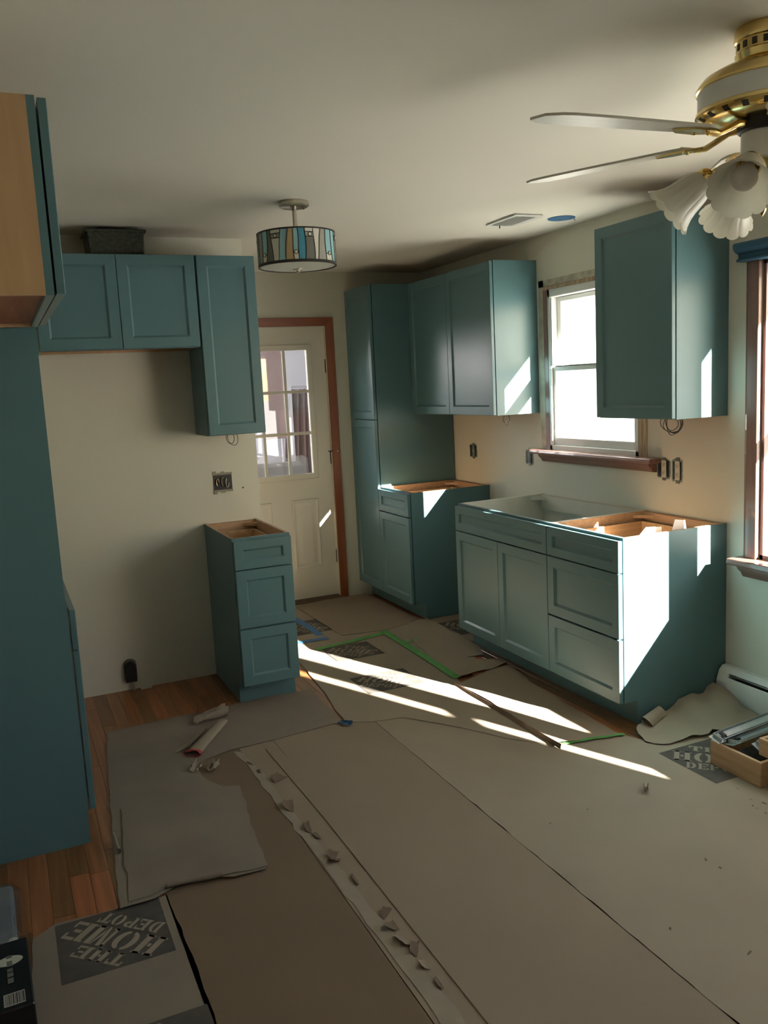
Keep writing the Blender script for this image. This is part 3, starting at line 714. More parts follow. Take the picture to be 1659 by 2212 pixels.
# torn flaps on the seam tape, dark tones paint in the gap shadows
def flap(parent, x, y, w_, h_, ang, m, name='torn_flap', cur=.85, rs=0):
    rr = random.Random(rs); mb = MB(); n = 6; vs = []; fs = []
    ca, sa = math.cos(ang), math.sin(ang)
    for i in range(n + 1):
        t_ = i / n
        for j in range(4):
            u = (j / 3 - .5) * w_ * (1 - .5 * t_) + rr.uniform(-.004, .004)
            lx = u; ly = h_ * math.sin(cur * t_) / cur + rr.uniform(-.002, .002); lz = h_ * (1 - math.cos(cur * t_)) / cur
            vs.append((x + lx * ca - ly * sa, y + lx * sa + ly * ca, .0042 + lz))
    for i in range(n):
        for j in range(3): fs.append((i*4+j, (i+1)*4+j, (i+1)*4+j+1, i*4+j+1))
    mb.add(vs, fs); return mb.build(name, m, parent, smooth=True, angle=60)
for i, (x, y, w_, h_, a, mm) in enumerate([(-2.150, .29, .07, .05, .4, TEARDARK), (-2.175, .06, .10, .05, 1.3, KRAFTB), (-2.172, -.13, .10, .025, 1.35, TEARDARK), (-2.165, -.20, .06, .02, 1.6, TEARDARK),
        (-2.158, -.36, .06, .04, .9, TEARDARK), (-2.165, -.37, .05, .05, 2.4, KRAFTB), (-2.152, -.52, .08, .015, 1.5, TEARDARK), (-2.135, -.74, .06, .03, .7, TEARDARK), (-2.138, -.80, .05, .05, 1.6, KRAFTB),
        (-2.140, -.87, .08, .04, 1.8, KRAFT), (-2.13, -.93, .07, .03, 1.0, TEARDARK), (-2.135, -1.0, .05, .03, 1.5, KRAFT), (-2.14, -1.08, .06, .016, 1.5, TEARDARK), (-2.215, .52, .05, .015, 1.9, TEARDARK), (-2.20, .42, .04, .015, 1.5, TEARDARK)]):
    flap(sT, x, y, w_, h_ * .9, a, mm, rs=i)

# crumpled scraps
def scrap(name, label, x, y, sx, sy, hz, rz, m, rs, cat='paper scrap', group='loose paper scraps'):
    rr = random.Random(rs); mb = MB(); nx_, ny_ = 8, 6; vs = []; fs = []
    for i in range(nx_ + 1):
        for j in range(ny_ + 1):
            u, v = i / nx_, j / ny_
            X = (u - .5) * sx + rr.uniform(-.006, .006); Y = (v - .5) * sy + rr.uniform(-.006, .006)
            zz = hz * (abs(v - .5) * 2) ** 1.7 * (.5 + .6 * u) + hz * .35 * abs(noise.noise(Vector((u * 4, v * 4, rs))))
            vs.append((X, Y * (1 - .55 * (abs(v - .5) * 2) ** 2), zz))
    for i in range(nx_):
        for j in range(ny_): fs.append((i*(ny_+1)+j, (i+1)*(ny_+1)+j, (i+1)*(ny_+1)+j+1, i*(ny_+1)+j+1))
    mb.add(vs, fs); o = mb.build(name, m, None, smooth=True, angle=40)
    o.location = (x, y, .0095); o.rotation_euler = (0, 0, rz)
    return tag(o, label, cat, group)
scrap('paper_scrap', 'crumpled open paper scrap at the top of the torn roll', -2.255, 1.095, .17, .10, .05, .15, KRAFT2, 3)
t = thing('torn_paper_roll', 'flattened torn paper roll with red tape at its lower end', 'paper roll', (-2.325, .86, .0085), math.radians(56))
def tuberoll(x0, x1, r0, r1, m, name, n=9, k=16, fl=.36, jag=.006):
    mb = MB(); vs = []; fs = []; rr = random.Random(2)
    for i in range(n + 1):
        u = i / n; x = x0 + (x1 - x0) * u; r = r0 + (r1 - r0) * u
        for j in range(k):
            a = 2 * PI * j / k; q = 1 + .14 * noise.noise(Vector((u * 3, math.cos(a) * 2, math.sin(a) * 2)))
            xx = x + (rr.uniform(-jag, jag) if i in (0, n) else 0)
            vs.append((xx, r * q * math.cos(a), r * fl + r * fl * q * math.sin(a)))
    for i in range(n):
        for j in range(k): fs.append((i*k+j, i*k+(j+1) % k, (i+1)*k+(j+1) % k, (i+1)*k+j))
    mb.add(vs, fs); return mb.build(name, m, t, smooth=True, angle=60)
tuberoll(-.185, .20, .036, .026, KRAFT2, 'roll_body')
tuberoll(-.188, -.168, .041, .040, RED, 'red_tape_band', n=3, jag=.004)
mb = MB(); vs = []; fs = []
for i in range(9):
    for j in range(5):
        u = i / 8; v = j / 4; vs.append((-.15 + .20 * u + .02 * math.sin(v * 4), .025 + .075 * v * (1 - .45 * u), .030 * (1 - v) ** 2 + .004 + .008 * abs(noise.noise(Vector((u * 5, v * 4, 8))))))
for i in range(8):
    for j in range(4): fs.append((i*5+j, (i+1)*5+j, (i+1)*5+j+1, i*5+j+1))
mb.add(vs, fs); mb.build('loose_flap', KRAFT2, t, smooth=True, angle=40)
scrap('paper_scrap', 'ragged pale scrap just below the red tape', -2.435, .585, .09, .07, .018, 1.0, PALETAPE, 5)
scrap('paper_scrap', 'small curled scrap right of the ragged pale scrap', -2.375, .535, .055, .05, .03, .7, KRAFT2, 6)
scrap('paper_scrap', 'tiny dry paper curl lying alone on the widest board', -.945, -.52, .05, .03, .018, .8, KRAFT, 9)
o = scrap('tape_scrap', 'crumpled bit of blue masking tape on the sheet seam', -1.705, .69, .07, .05, .016, -1.0, BTAPE, 12, 'tape', 'loose paper scraps')
MB_ = MB(); MB_.tube([(-2.30, 1.20, .012), (-2.295, 1.21, .06)], .002, 6)
tag(MB_.build('stray_nail', RED), 'thin red stray stick standing by the crumpled scrap', 'stick')

# tape runs
def tape(name, pts, w_, z, m, label, parent=None):
    mb = MB(); vs = []; fs = []; rr = random.Random(len(pts) * 7 + int(abs(pts[0][0]) * 100))
    P = [];
    for i in range(len(pts) - 1):
        for j in range(6): P.append(Vector(pts[i]).lerp(Vector(pts[i+1]), j / 6))
    P.append(Vector(pts[-1]))
    for i, p in enumerate(P):
        d_ = (P[min(i+1, len(P)-1)] - P[max(i-1, 0)]).normalized(); nn = Vector((-d_.y, d_.x))
        a = p + nn * (w_/2 + rr.uniform(-.003, .003)); b = p - nn * (w_/2 + rr.uniform(-.003, .003))
        vs += [(a.x, a.y, z), (b.x, b.y, z), (b.x, b.y, z + .0006), (a.x, a.y, z + .0006)]
    n = len(P)
    for i in range(n - 1):
        for j in range(4): fs.append((i*4+j, (i+1)*4+j, (i+1)*4+(j+1) % 4, i*4+(j+1) % 4))
    fs += [(0, 1, 2, 3), ((n-1)*4, (n-1)*4+3, (n-1)*4+2, (n-1)*4+1)]
    mb.add(vs, fs); return tag(mb.build(name, m), label, 'tape')
tape('masking_tape', [(-1.42, 1.875), (-1.171, 1.913), (-.923, 1.960)], .048, .0096, GTAPE, 'green tape strip running across the walkway above a printed diamond')
tape('masking_tape', [(-.911, 2.004), (-.922, 1.558), (-.941, .963)], .048, .0110, GTAPE, 'green tape strip running along the walkway toward the folded edge')
tape('masking_tape', [(-.93, 1.66), (-.86, 1.70), (-.80, 1.72)], .02, .0118, GTAPE, 'short green tape spur off the long green strip')
tape('masking_tape', [(-1.0, -.012), (-.842, -.034), (-.672, -.072)], .018, .0105, GTAPE, 'thin green tape edge on the lifted sheet near the toe kick')
tape('masking_tape', [(-1.305, 2.68), (-1.288, 2.388), (-1.291, 2.051)], .05, .0040, BTAPE, 'blue tape strip running toward the glazed door')
tape('masking_tape', [(-1.56, 2.075), (-1.393, 2.072), (-1.27, 2.07)], .05, .0095, BTAPE, 'blue tape strip crossing in front of the slim base cabinet')

# printed diamonds with stencil lettering
def arc_band(cx, cy, ro_x, ro_y, ri_x, ri_y, a0, a1, n=8):
    out = []
    for i in range(n):
        t0 = a0 + (a1 - a0) * i / n; t1 = a0 + (a1 - a0) * (i + 1) / n
        out.append([(cx + ro_x * math.cos(t0), cy + ro_y * math.sin(t0)), (cx + ro_x * math.cos(t1), cy + ro_y * math.sin(t1)),
                    (cx + ri_x * math.cos(t1), cy + ri_y * math.sin(t1)), (cx + ri_x * math.cos(t0), cy + ri_y * math.sin(t0))])
    return out
def R4(x0, x1, y0, y1): return [(x0, y0), (x1, y0), (x1, y1), (x0, y1)]
def glyph(c):
    if c == 'T': return [R4(.36, .64, 0, 1), R4(.26, .74, 0, .1), R4(0, .31, .82, 1), R4(.69, 1, .82, 1), R4(0, .1, .62, .82), R4(.9, 1, .62, .82)]
    if c == 'H': return [R4(.08, .36, 0, 1), R4(.64, .92, 0, 1), R4(0, .44, 0, .1), R4(.56, 1, 0, .1), R4(0, .44, .9, 1), R4(.56, 1, .9, 1), R4(.42, .58, .42, .58)]
    if c == 'E': return [R4(.08, .38, 0, 1), R4(.44, 1, .84, 1), R4(.44, 1, 0, .16), R4(.44, .78, .42, .58), R4(.88, 1, .66, .84), R4(.88, 1, .16, .34), R4(0, .1, 0, .1), R4(0, .1, .9, 1)]
    if c == 'O': return arc_band(.46, .5, .46, .5, .18, .38, PI * .55, PI * 1.45) + arc_band(.54, .5, .46, .5, .18, .38, -PI * .45, PI * .45)
    if c == 'M': return [R4(.06, .20, 0, 1), R4(.74, 1.0, 0, 1), R4(0, .28, 0, .1), R4(.66, 1.08, 0, .1), [(.2, 1), (.42, 1), (.56, .0), (.46, .0)], [(.72, 1), (.60, .12), (.52, .45), (.66, 1)], R4(0, .2, .9, 1)]
    if c == 'D': return [R4(.08, .34, 0, 1), R4(0, .1, 0, .1), R4(0, .1, .9, 1)] + arc_band(.42, .5, .54, .5, .24, .38, -PI * .5, PI * .5)
    if c == 'P': return [R4(.08, .34, 0, 1), R4(0, .44, 0, .1), R4(0, .1, .9, 1)] + arc_band(.42, .72, .52, .28, .24, .14, -PI * .5, PI * .5)
    return []
def word(mb, s, cx, cy, wd_, ht, xf, z):
    n = len(s); cw_ = wd_ / n
    for i, ch in enumerate(s):
        for poly in glyph(ch):
            pts = [xf((cx - wd_/2 + (i + .04 + .92 * p[0] * .96) * cw_, cy - ht/2 + p[1] * ht)) for p in poly]
            mb.add([(q[0], q[1], z) for q in pts], [tuple(range(len(pts)))])
def diamond(parent, x0, x1, y0, y1, z, ang, rs=0, clip_top=None):
    """square print with lettering set on the diagonal"""
    cx, cy = (x0 + x1) / 2, (y0 + y1) / 2; s = (x1 - x0); h_ = s / math.sqrt(2); ky = (y1 - y0) / s
    sheet('printed_square', [(x0, y0), (x1, y0), (x1, y1), (x0, y1)], z, INK, None, th=.0002, parent=parent)
    ca, sa = math.cos(ang), math.sin(ang)
    xf = lambda p: (cx + p[0] * ca - p[1] * sa, cy + (p[0] * sa + p[1] * ca) * ky)
    mb = MB()
    word(mb, 'HOME', 0, .0, 1.52 * h_, .40 * h_, xf, z + .0005)
    word(mb, 'THE', -.06 * h_, .37 * h_, .82 * h_, .24 * h_, xf, z + .0005)
    word(mb, 'DEPOT', .0, -.37 * h_, 1.02 * h_, .24 * h_, xf, z + .0005)
    return mb.build('printed_lettering', LETTER, parent)
UP = -PI / 4; DN = PI * 3 / 4
diamond(sL, -3.066, -2.752, -.598, -.302, .0024, DN)
diamond(sL, -2.99, -2.72, -1.15, -.86, .0024, DN)
diamond(sG, -.672, -.36, -.605, -.285, .0026, UP)
diamond(sI, -1.392, -1.092, 1.590, 1.862, .0078, UP)
diamond(sI, -1.445, -1.120, 1.00, 1.275, .0078, UP)
diamond(sK2, -1.46, -1.17, 2.24, 2.56, .0030, UP)
diamond(sM2, -.52, -.25, 1.66, 1.98, .0028, UP)

# ------------------------------------------------------------------ ceiling fan
FX, FY = -1.219, -1.280
fan = thing('ceiling_fan', 'white and brass ceiling fan with frosted tulip lights at the top right', 'ceiling fan', (FX, FY, 0))
mb = MB(); mb.lathe([(.0, 2.4295), (.068, 2.4295), (.070, 2.425), (.072, 2.405), (.070, 2.398), (.066, 2.396), (.066, 2.372), (.070, 2.368), (.066, 2.352), (.052, 2.344)], 40); mb.build('canopy', BRASS, fan, smooth=True)
mb = MB()
for i in range(16):
    a = 2 * PI * i / 16; c_, s_ = math.cos(a), math.sin(a)
    mb.add([(.0668*c_ - q*.006*s_, .0668*s_ + q*.006*c_, z) for q, z in ((-1, 2.376), (1, 2.376), (1, 2.392), (-1, 2.392))], [(0, 1, 2, 3)])
vs_ = mb.build('canopy_slots', BRASSDARK, fan)
mb = MB(); mb.lathe([(.052, 2.345), (.085, 2.340), (.120, 2.330), (.146, 2.316), (.158, 2.302), (.162, 2.296), (.162, 2.290), (.157, 2.288)], 48); mb.build('motor_top', BRASS, fan, smooth=True)
mb = MB(); mb.lathe([(.157, 2.290), (.1575, 2.288), (.1575, 2.240), (.155, 2.238)], 48); mb.build('motor_band', FANWHITE, fan, smooth=True)
mb = MB(); mb.lathe([(.157, 2.242), (.163, 2.238), (.164, 2.230), (.158, 2.222), (.142, 2.214), (.120, 2.209), (.09, 2.207), (.0, 2.207)], 48); mb.build('motor_skirt', BRASS, fan, smooth=True)
for i in range(20):
    a = 2 * PI * (i + .5) / 20
    mb = MB(); c_, s_ = math.cos(a), math.sin(a)
    ra, rb, za, zb = .1455, .1605, 2.2145, 2.2235
    mb.add([(r_*c_ - q*.0075*s_, r_*s_ + q*.0075*c_, z) for r_, z, q in ((ra, za, -1), (ra, za, 1), (rb, zb, 1), (rb, zb, -1))], [(0, 1, 2, 3)])
    mb.build('vent_slot', BRASSDARK, fan)
mb = MB(); mb.lathe([(.0, 2.208), (.062, 2.207), (.062, 2.185), (.055, 2.180)], 32); mb.build('flywheel', BLACK, fan, smooth=True)
mb = MB(); mb.lathe([(.0, 2.182), (.053, 2.181), (.054, 2.115), (.050, 2.110), (.0, 2.110)], 32); mb.build('switch_housing', FANWHITE, fan, smooth=True)
mb = MB(); mb.lathe([(.046, 2.112), (.058, 2.104), (.060, 2.086), (.045, 2.070), (.030, 2.066), (.034, 2.052), (.040, 2.036), (.036, 2.022), (.020, 2.010), (.008, 2.004), (.007, 1.998), (.011, 1.993), (.008, 1.986), (.004, 1.980), (.0, 1.974)], 32); mb.build('light_hub', BRASS, fan, smooth=True)
ZB = 2.178
for i in range(6):
    az = math.radians(117 + 60 * i)
    mb = MB(); n = 16; vs = []; fs = []
    L0, L1 = .185, .66
    prof = []
    for q in range(n + 1):
        u = q / n; x = L0 + (L1 - L0) * u; hw = .052 + .016 * min(1, u * 1.6)
        if u > .86: hw *= math.sqrt(max(0.05, 1 - ((u - .86) / .16) ** 2))
        if u < .06: hw *= .75 + .25 * u / .06
        prof.append((x, hw))
    for x, hw in prof:
        for s_ in (-1, 1):
            for zz in (-.003, .003): vs.append((x, s_ * hw, zz))
    for q in range(n):
        a = q*4; b = a + 4
        fs += [(a+1, b+1, b+3, a+3), (a, a+2, b+2, b), (a, b, b+1, a+1), (a+2, a+3, b+3, b+2)]
    fs += [(0, 1, 3, 2), (n*4, n*4+2, n*4+3, n*4+1)]
    mb.add(vs, fs); bl = mb.build('blade', BLADE, fan)
    bl.matrix_local = Matrix.Translation((0, 0, ZB)) @ Matrix.Rotation(az, 4, 'Z') @ Matrix.Rotation(math.radians(-8.5), 4, 'X')
    mb = MB()
    mb.tube([(.045, 0, .020), (.085, 0, .018), (.115, 0, .004), (.145, 0, -.008), (.175, 0, -.008)], [.010, .009, .008, .008, .007], 8)
    mb.prism([(.15, -.018), (.185, -.042), (.245, -.036), (.275, -.010), (.275, .010), (.245, .036), (.185, .042), (.15, .018)], -.0085, -.0035, 'z')
    for yy in (-.022, .022): mb.tube([(.20, yy, -.012), (.20, yy, .006)], .005, 8)
    br = mb.build('blade_bracket', BRASS, bl, smooth=True)
# tulip shades
def tulip(parent, az, tilt=38, name='lamp_arm'):
    Mx = Matrix.Translation((0, 0, 2.092)) @ Matrix.Rotation(az, 4, 'Z')
    ca = math.cos(math.radians(tilt)); sa = math.sin(math.radians(tilt))
    mb = MB(); mb.tube([(.045, 0, 0), (.07, 0, .012), (.095, 0, .016), (.115, 0, .010), (.128, 0, -.004)], .0055, 10); arm = mb.build(name, BRASS, parent, smooth=True)
    arm.matrix_local = Mx
    Ms = Matrix.Translation((.124, 0, .0)) @ Matrix.Rotation(math.radians(90 + tilt), 4, 'Y')
    mb = MB(); mb.lathe([(.0, -.006), (.018, -.005), (.026, .004), (.029, .014), (.030, .026), (.026, .030)], 24); f = mb.build('shade_fitter', BRASS, arm, smooth=True); f.matrix_local = Ms
    def mod(r, z, th, i):
        u = max(0, (z - .02) / .115); lob = abs(math.cos(6 * th)) ** .6
        rr = r * (1 + .075 * u * (lob - .6)); zz = z + .007 * u ** 5 * (lob - .6)
        return rr, zz
    pr = [(.024, .012), (.030, .020), (.038, .034), (.043, .05), (.046, .068), (.049, .086), (.054, .104), (.062, .120), (.072, .132), (.0745, .135), (.072, .1335), (.060, .118), (.052, .104), (.047, .086), (.044, .068), (.041, .05), (.036, .034), (.028, .02)]
    mb = MB(); mb.lathe(pr, 144, mod=mod); s_ = mb.build('glass_shade', FROST, arm, smooth=True, angle=60); s_.matrix_local = Ms
    mb = MB(); mb.lathe([(.0, .016), (.013, .018), (.014, .04), (.020, .056), (.029, .072), (.031, .084), (.028, .097), (.018, .107), (.0, .111)], 24); b_ = mb.build('bulb', BULB, arm, smooth=True); b_.matrix_local = Ms
for az in (210, 138, 66, -6, 282): tulip(fan, math.radians(az))
mb = MB(); mb.tube([(.052, -.02, 2.14), (.060, -.023, 2.138), (.060, -.023, 2.06)], .0015, 6); mb.build('pull_chain', BRASS, fan)

# ------------------------------------------------------------------ drum ceiling light
LX, LY = -1.744, .845
dl = thing('drum_ceiling_light', 'round stained-glass drum light hanging from the ceiling on a nickel stem', 'ceiling light', (LX, LY, 0))
mb = MB(); mb.lathe([(0, 2.4295), (.066, 2.4295), (.068, 2.424), (.068, 2.412), (.062, 2.406), (.058, 2.404), (.0, 2.403)], 40); mb.build('canopy', NICKEL, dl, smooth=True)
mb = MB(); mb.tube([(0, 0, 2.405), (0, 0, 2.27)], .010, 16); mb.build('stem', NICKEL, dl, smooth=True)
mb = MB(); mb.tube([(.03, -.03, 2.404), (.033, -.033, 2.392)], .003, 6); mb.build('set_screw', DARKMETAL, dl)
RD, ZT0, ZB0 = .174, 2.290, 2.150
mb = MB(); mb.lathe([(RD, ZT0), (RD + .003, ZT0 + .002), (RD + .003, ZT0 - .004), (RD - .002, ZT0 - .004)], 64); mb.build('top_rim', LEAD, dl, smooth=True)
mb = MB(); mb.lathe([(RD - .003, ZB0 + .006), (RD + .003, ZB0 + .006), (RD + .004, ZB0 - .006), (RD - .004, ZB0 - .006)], 64); mb.build('bottom_rim', LEAD, dl, smooth=True)
mb = MB(); mb.lathe([(RD - .003, ZB0 - .002), (RD * .8, ZB0 - .008), (RD * .4, ZB0 - .012), (0, ZB0 - .013)], 64); mb.build('diffuser', DIFFUSER, dl, smooth=True)
mb = MB(); mb.lathe([(.0, ZB0 - .012), (.022, ZB0 - .013), (.022, ZB0 - .019), (.008, ZB0 - .021), (.008, ZB0 - .030), (0, ZB0 - .031)], 24); mb.build('finial', NICKEL, dl, smooth=True)
def gmat(n, c): return translucent_mat('art_glass_' + n, c, .12, .25)
GL = dict(w=gmat('cream', (.72, .70, .60)), b=gmat('blue', (.07, .28, .38)), l=gmat('pale_blue', (.30, .55, .58)), a=gmat('amber', (.50, .36, .18)), g=gmat('grey', (.38, .37, .32)), k=gmat('charcoal', (.05, .048, .042)), s=gmat('smoke', (.16, .165, .14)))
seq = ['w', 'l', 'g', 'w', 'b', 'w', 'g', 'w', 'l', 'w', 'a', 'w', 'b', 'g', 'w', 'l', 'g', 'w', 's', 'w', 'l', 'a', 'w', 'b', 's', 'w', 'g', 'w', 'l', 'w', 'a', 'b']
wid = [1.1, .8, .9, 1.2, 1.2, 1.1, .7, 1.0, .8, .8, .7, .9]
rr = random.Random(21); ths = [0]; 
for i in range(len(seq)): ths.append(ths[-1] + wid[i % len(wid)] * rr.uniform(.85, 1.15))
tot = ths[-1]; ths = [2 * PI * a / tot for a in ths]
lean = [rr.uniform(-.055, .055) for _ in seq]; lean.append(lean[0])
def bnd(i, v):   # boundary angle at height fraction v
    return ths[i] + lean[i] * (v - .5) * 2 + .012 * math.sin(v * 5 + i)
came = MB()
for i, kx in enumerate(seq):
    splits = [0, 1]
    if i % 5 == 2: splits = [0, .24, 1]
    if i % 5 == 4: splits = [0, .72, .86, 1]
    cols = [kx] + {2: ['l'], 4: ['g', 'w']}.get(i % 5, [])
    for q in range(len(splits) - 1):
        v0, v1 = splits[q], splits[q+1]; mb = MB(); vs = []; fs = []
        for a in range(5):
            v = v0 + (v1 - v0) * a / 4; t0, t1 = bnd(i, v), bnd(i + 1, v)
            for b in range(4):
                th = t0 + (t1 - t0) * b / 3; vs.append((RD * math.cos(th), RD * math.sin(th), ZB0 + (ZT0 - ZB0) * v))
        for a in range(4):
            for b in range(3): fs.append((a*4+b, a*4+b+1, a*4+b+5, a*4+b+4))
        mb.add(vs, fs); mb.build('glass_piece', GL[cols[q]], dl, smooth=True)
        if q > 0:
            came.tube([((RD + .001) * math.cos(bnd(i, v0) + (bnd(i+1, v0) - bnd(i, v0)) * b / 3), (RD + .001) * math.sin(bnd(i, v0) + (bnd(i+1, v0) - bnd(i, v0)) * b / 3), ZB0 + (ZT0 - ZB0) * v0) for b in range(4)], .0018, 5)
    came.tube([((RD + .001) * math.cos(bnd(i, v / 6)), (RD + .001) * math.sin(bnd(i, v / 6)), ZB0 + (ZT0 - ZB0) * v / 6) for v in range(7)], .0018, 5)
    if i % 5 == 2 or i % 5 == 4:
        th = (bnd(i, .2) + bnd(i + 1, .2)) / 2; zc = ZB0 + (ZT0 - ZB0) * (.26 if i % 5 == 2 else .79)
        mb = MB(); mb.lathe([(.0, .004), (.005, .003), (.0075, 0)], 12); j = mb.build('glass_jewel', GL['w'], dl, smooth=True)
        j.matrix_local = Matrix.Translation(((RD + .001) * math.cos(th), (RD + .001) * math.sin(th), zc)) @ Matrix.Rotation(th, 4, 'Z') @ Matrix.Rotation(PI / 2, 4, 'Y')
        mb = MB(); 
        mb.tube([(.0085 * math.cos(2*PI*a/12), .0085 * math.sin(2*PI*a/12), 0) for a in range(13)], .0015, 5, cap=False); jr = mb.build('jewel_ring', LEAD, j)
came.build('lead_lines', LEAD, dl, smooth=True)

# ceiling vent and open can hole
t = thing('ceiling_vent', 'white rectangular vent in the ceiling beside the blue can hole', 'vent', (0, 0, 0))
mb = MB(); z1 = 2.4297; z0 = 2.420; X0, X1, Y0, Y1 = -.535, -.365, .895, 1.190
for (a, b, c_, e) in ((X0, X1, Y0, Y0 + .022), (X0, X1, Y1 - .022, Y1), (X0, X0 + .022, Y0 + .022, Y1 - .022), (X1 - .022, X1, Y0 + .022, Y1 - .022)): mb.box(a, b, c_, e, z0, z1)
mb.build('vent_frame', WHITE, t, bevel=.003)
box('backing_plate', X0 + .02, X1 - .02, Y0 + .02, Y1 - .02, z0 + .0088, z0 + .0095, WHITE, t)
for i in range(9):
    x = X0 + .03 + i * .0135; mb = MB(); mb.prism([(x, z0 + .001), (x + .009, z0 + .008), (x + .010, z0 + .007), (x + .001, z0)], Y0 + .022, Y1 - .022, 'y'); mb.build('slat', WHITE, t)
mb = MB(); mb.tube([(X0 + .07, Y1 - .03, z0), (X0 + .07, Y1 - .03, z0 - .016)], .003, 8); mb.build('damper_knob', DARKMETAL, t)
t = thing('can_light_housing', 'blue round open can light hole in the ceiling by the vent', 'can light', (-.20, .965, 0))
mb = MB(); mb.lathe([(.062, 2.4285), (.066, 2.4265), (.072, 2.4265), (.074, 2.4297)], 32); mb.build('trim_ring', BLUECAN, t, smooth=True)
mb = MB(); mb.lathe([(.063, 2.4285), (.0, 2.4287)], 32); mb.build('can_interior', BLUECAN, t)
mb = MB(); mb.tube([(.05, -.03, 2.428), (.058, -.035, 2.418), (.062, -.036, 2.412)], .004, 8); mb.build('spring_clip', WHITE, t)

# ------------------------------------------------------------------ small wall items
def outlet_box(label, y0, y1, z0, z1, n, dark=False):
    t = thing('outlet_box', label, 'outlet', (0, (y0 + y1) / 2, (z0 + z1) / 2), 0, 'uncovered electrical boxes')
    hy, hz = (y1 - y0) / 2, (z1 - z0) / 2
    rr = random.Random(int(y0 * 1000)); poly = []
    for i in range(28):
        a = 2 * PI * i / 28; c_, s_ = math.cos(a), math.sin(a); q = 1 / max(abs(c_), abs(s_)) * rr.uniform(.88, 1.03)
        poly.append((c_ * q * hy, s_ * q * hz))
    mb = MB(); mb.prism(poly, -.0022, -.0004, 'x'); mb.build('box_rim', GREYBOX, t)
    mb = MB(); mb.box(-.0032, -.0022, -hy * .78, hy * .78, -hz * .8, hz * .8); mb.build('box_cavity', BLACK, t)
    rm = GREYBOX if dark else OUTLET
    c0 = -hy * .12; w_ = min(.034, hy * 1.1)
    mb = MB(); mb.box(-.008, -.0032, c0 - w_ / 2, c0 + w_ / 2, -hz * .84, hz * .84); r_ = mb.build('receptacle', rm, t, bevel=.002)
    for s_ in (-1, 1):
        mb = MB(); mb.lathe([(0, .004), (.0125, .0035), (.0145, 0)], 16); f = mb.build('receptacle_face', rm, r_, smooth=True)
        f.matrix_local = Matrix.Translation((-.008, c0, s_ * hz * .40)) @ Matrix.Rotation(-PI / 2, 4, 'Y')
        mb = MB()
        for q in (-.005, .004): mb.box(-.0128, -.0118, c0 + q, c0 + q + .0016, s_ * hz * .40 - .001, s_ * hz * .40 + .007)
        mb.box(-.0128, -.0118, c0 - .002, c0 + .002, s_ * hz * .40 - .008, s_ * hz * .40 - .004)
        g_ = mb.build('slots', BLACK, r_); g_['kind'] = 'stuff'
    for s_ in (-1, 1):
        mb = MB(); mb.box(-.006, -.003, c0 - .012, c0 + .012, s_ * hz * .86, s_ * hz * 1.14); mb.build('mounting_ear', METALBOX, t)
    return t
outlet_box('grey outlet box below the wide wall cabinet, nearest the pantry', 2.27, 2.375, 1.055, 1.150, 1, True)
outlet_box('outlet box just left of the kitchen window sill', 1.575, 1.665, 1.048, 1.145, 1, True)
outlet_box('ivory outlet in a grey box, left of the pair under the single wall cabinet', .365, .465, 1.052, 1.155, 1)
outlet_box('ivory outlet, right of the pair under the single wall cabinet', .282, .356, 1.044, 1.157, 1)
t = thing('switch_box', 'open black junction box with loose wires on the range wall', 'junction box', (-1.940, YW, 1.101))
mb = MB(); mb.box(-.053, .053, -.0022, -.0004, -.05, .05); mb.build('box_cavity', BLACK, t)
for s_ in (-1, 1):
    mb = MB(); mb.box(-.055, .055, -.005, -.0023, s_ * .042, s_ * .054); mb.box(-.055, -.035, -.005, -.0023, s_ * .054, s_ * .064); mb.box(-.01, .012, -.005, -.0023, s_ * .054, s_ * .060); mb.build('mounting_tab', METALBOX, t)
for i, (x, z, r_) in enumerate(((-.030, .0, .014), (.0, .004, .016), (.024, -.004, .018))):
    mb = MB(); mb.tube([(x + r_ * .5 * math.cos(a * .7 + i), -.010 - .003 * math.sin(a), z + r_ * 1.5 * math.sin(a * .7 + i)) for a in range(7)], .0028, 6); mb.build('loose_wire', COPPER if i < 2 else OUTLET, t, smooth=True)
t = thing('range_receptacle', 'black range receptacle low on the range wall with cable below', 'outlet', (-2.537, YW, .0))
mb = MB(); pr = []
for i in range(13): a = PI * i / 12; pr.append((.030 * math.cos(a), .135 + .028 * math.sin(a)))
pr += [(-.030, .05), (.030, .05)]
mb.prism(pr, -.034, -.0015, 'y'); mb.build('receptacle_body', BLACK, t, bevel=.004)
mb = MB(); mb.prism([(x * 1.15, z + .012) for x, z in pr], -.010, -.0008, 'y'); mb.build('back_plate', METALBOX, t)
mb = MB(); mb.tube([(.008, -.02, .05), (.010, -.022, .025), (.008, -.024, .002)], .006, 8); mb.build('cable', NICKEL, t)
mb = MB(); mb.lathe([(0, .002), (.004, .001), (.005, 0)], 10); o = mb.build('wall_screw_hole', BLACK); o.rotation_euler = (PI/2, 0, 0); o.location = (-1.826, YW - .0004, 1.06)
tag(o, 'tiny dark screw hole beside the junction box', 'hole')

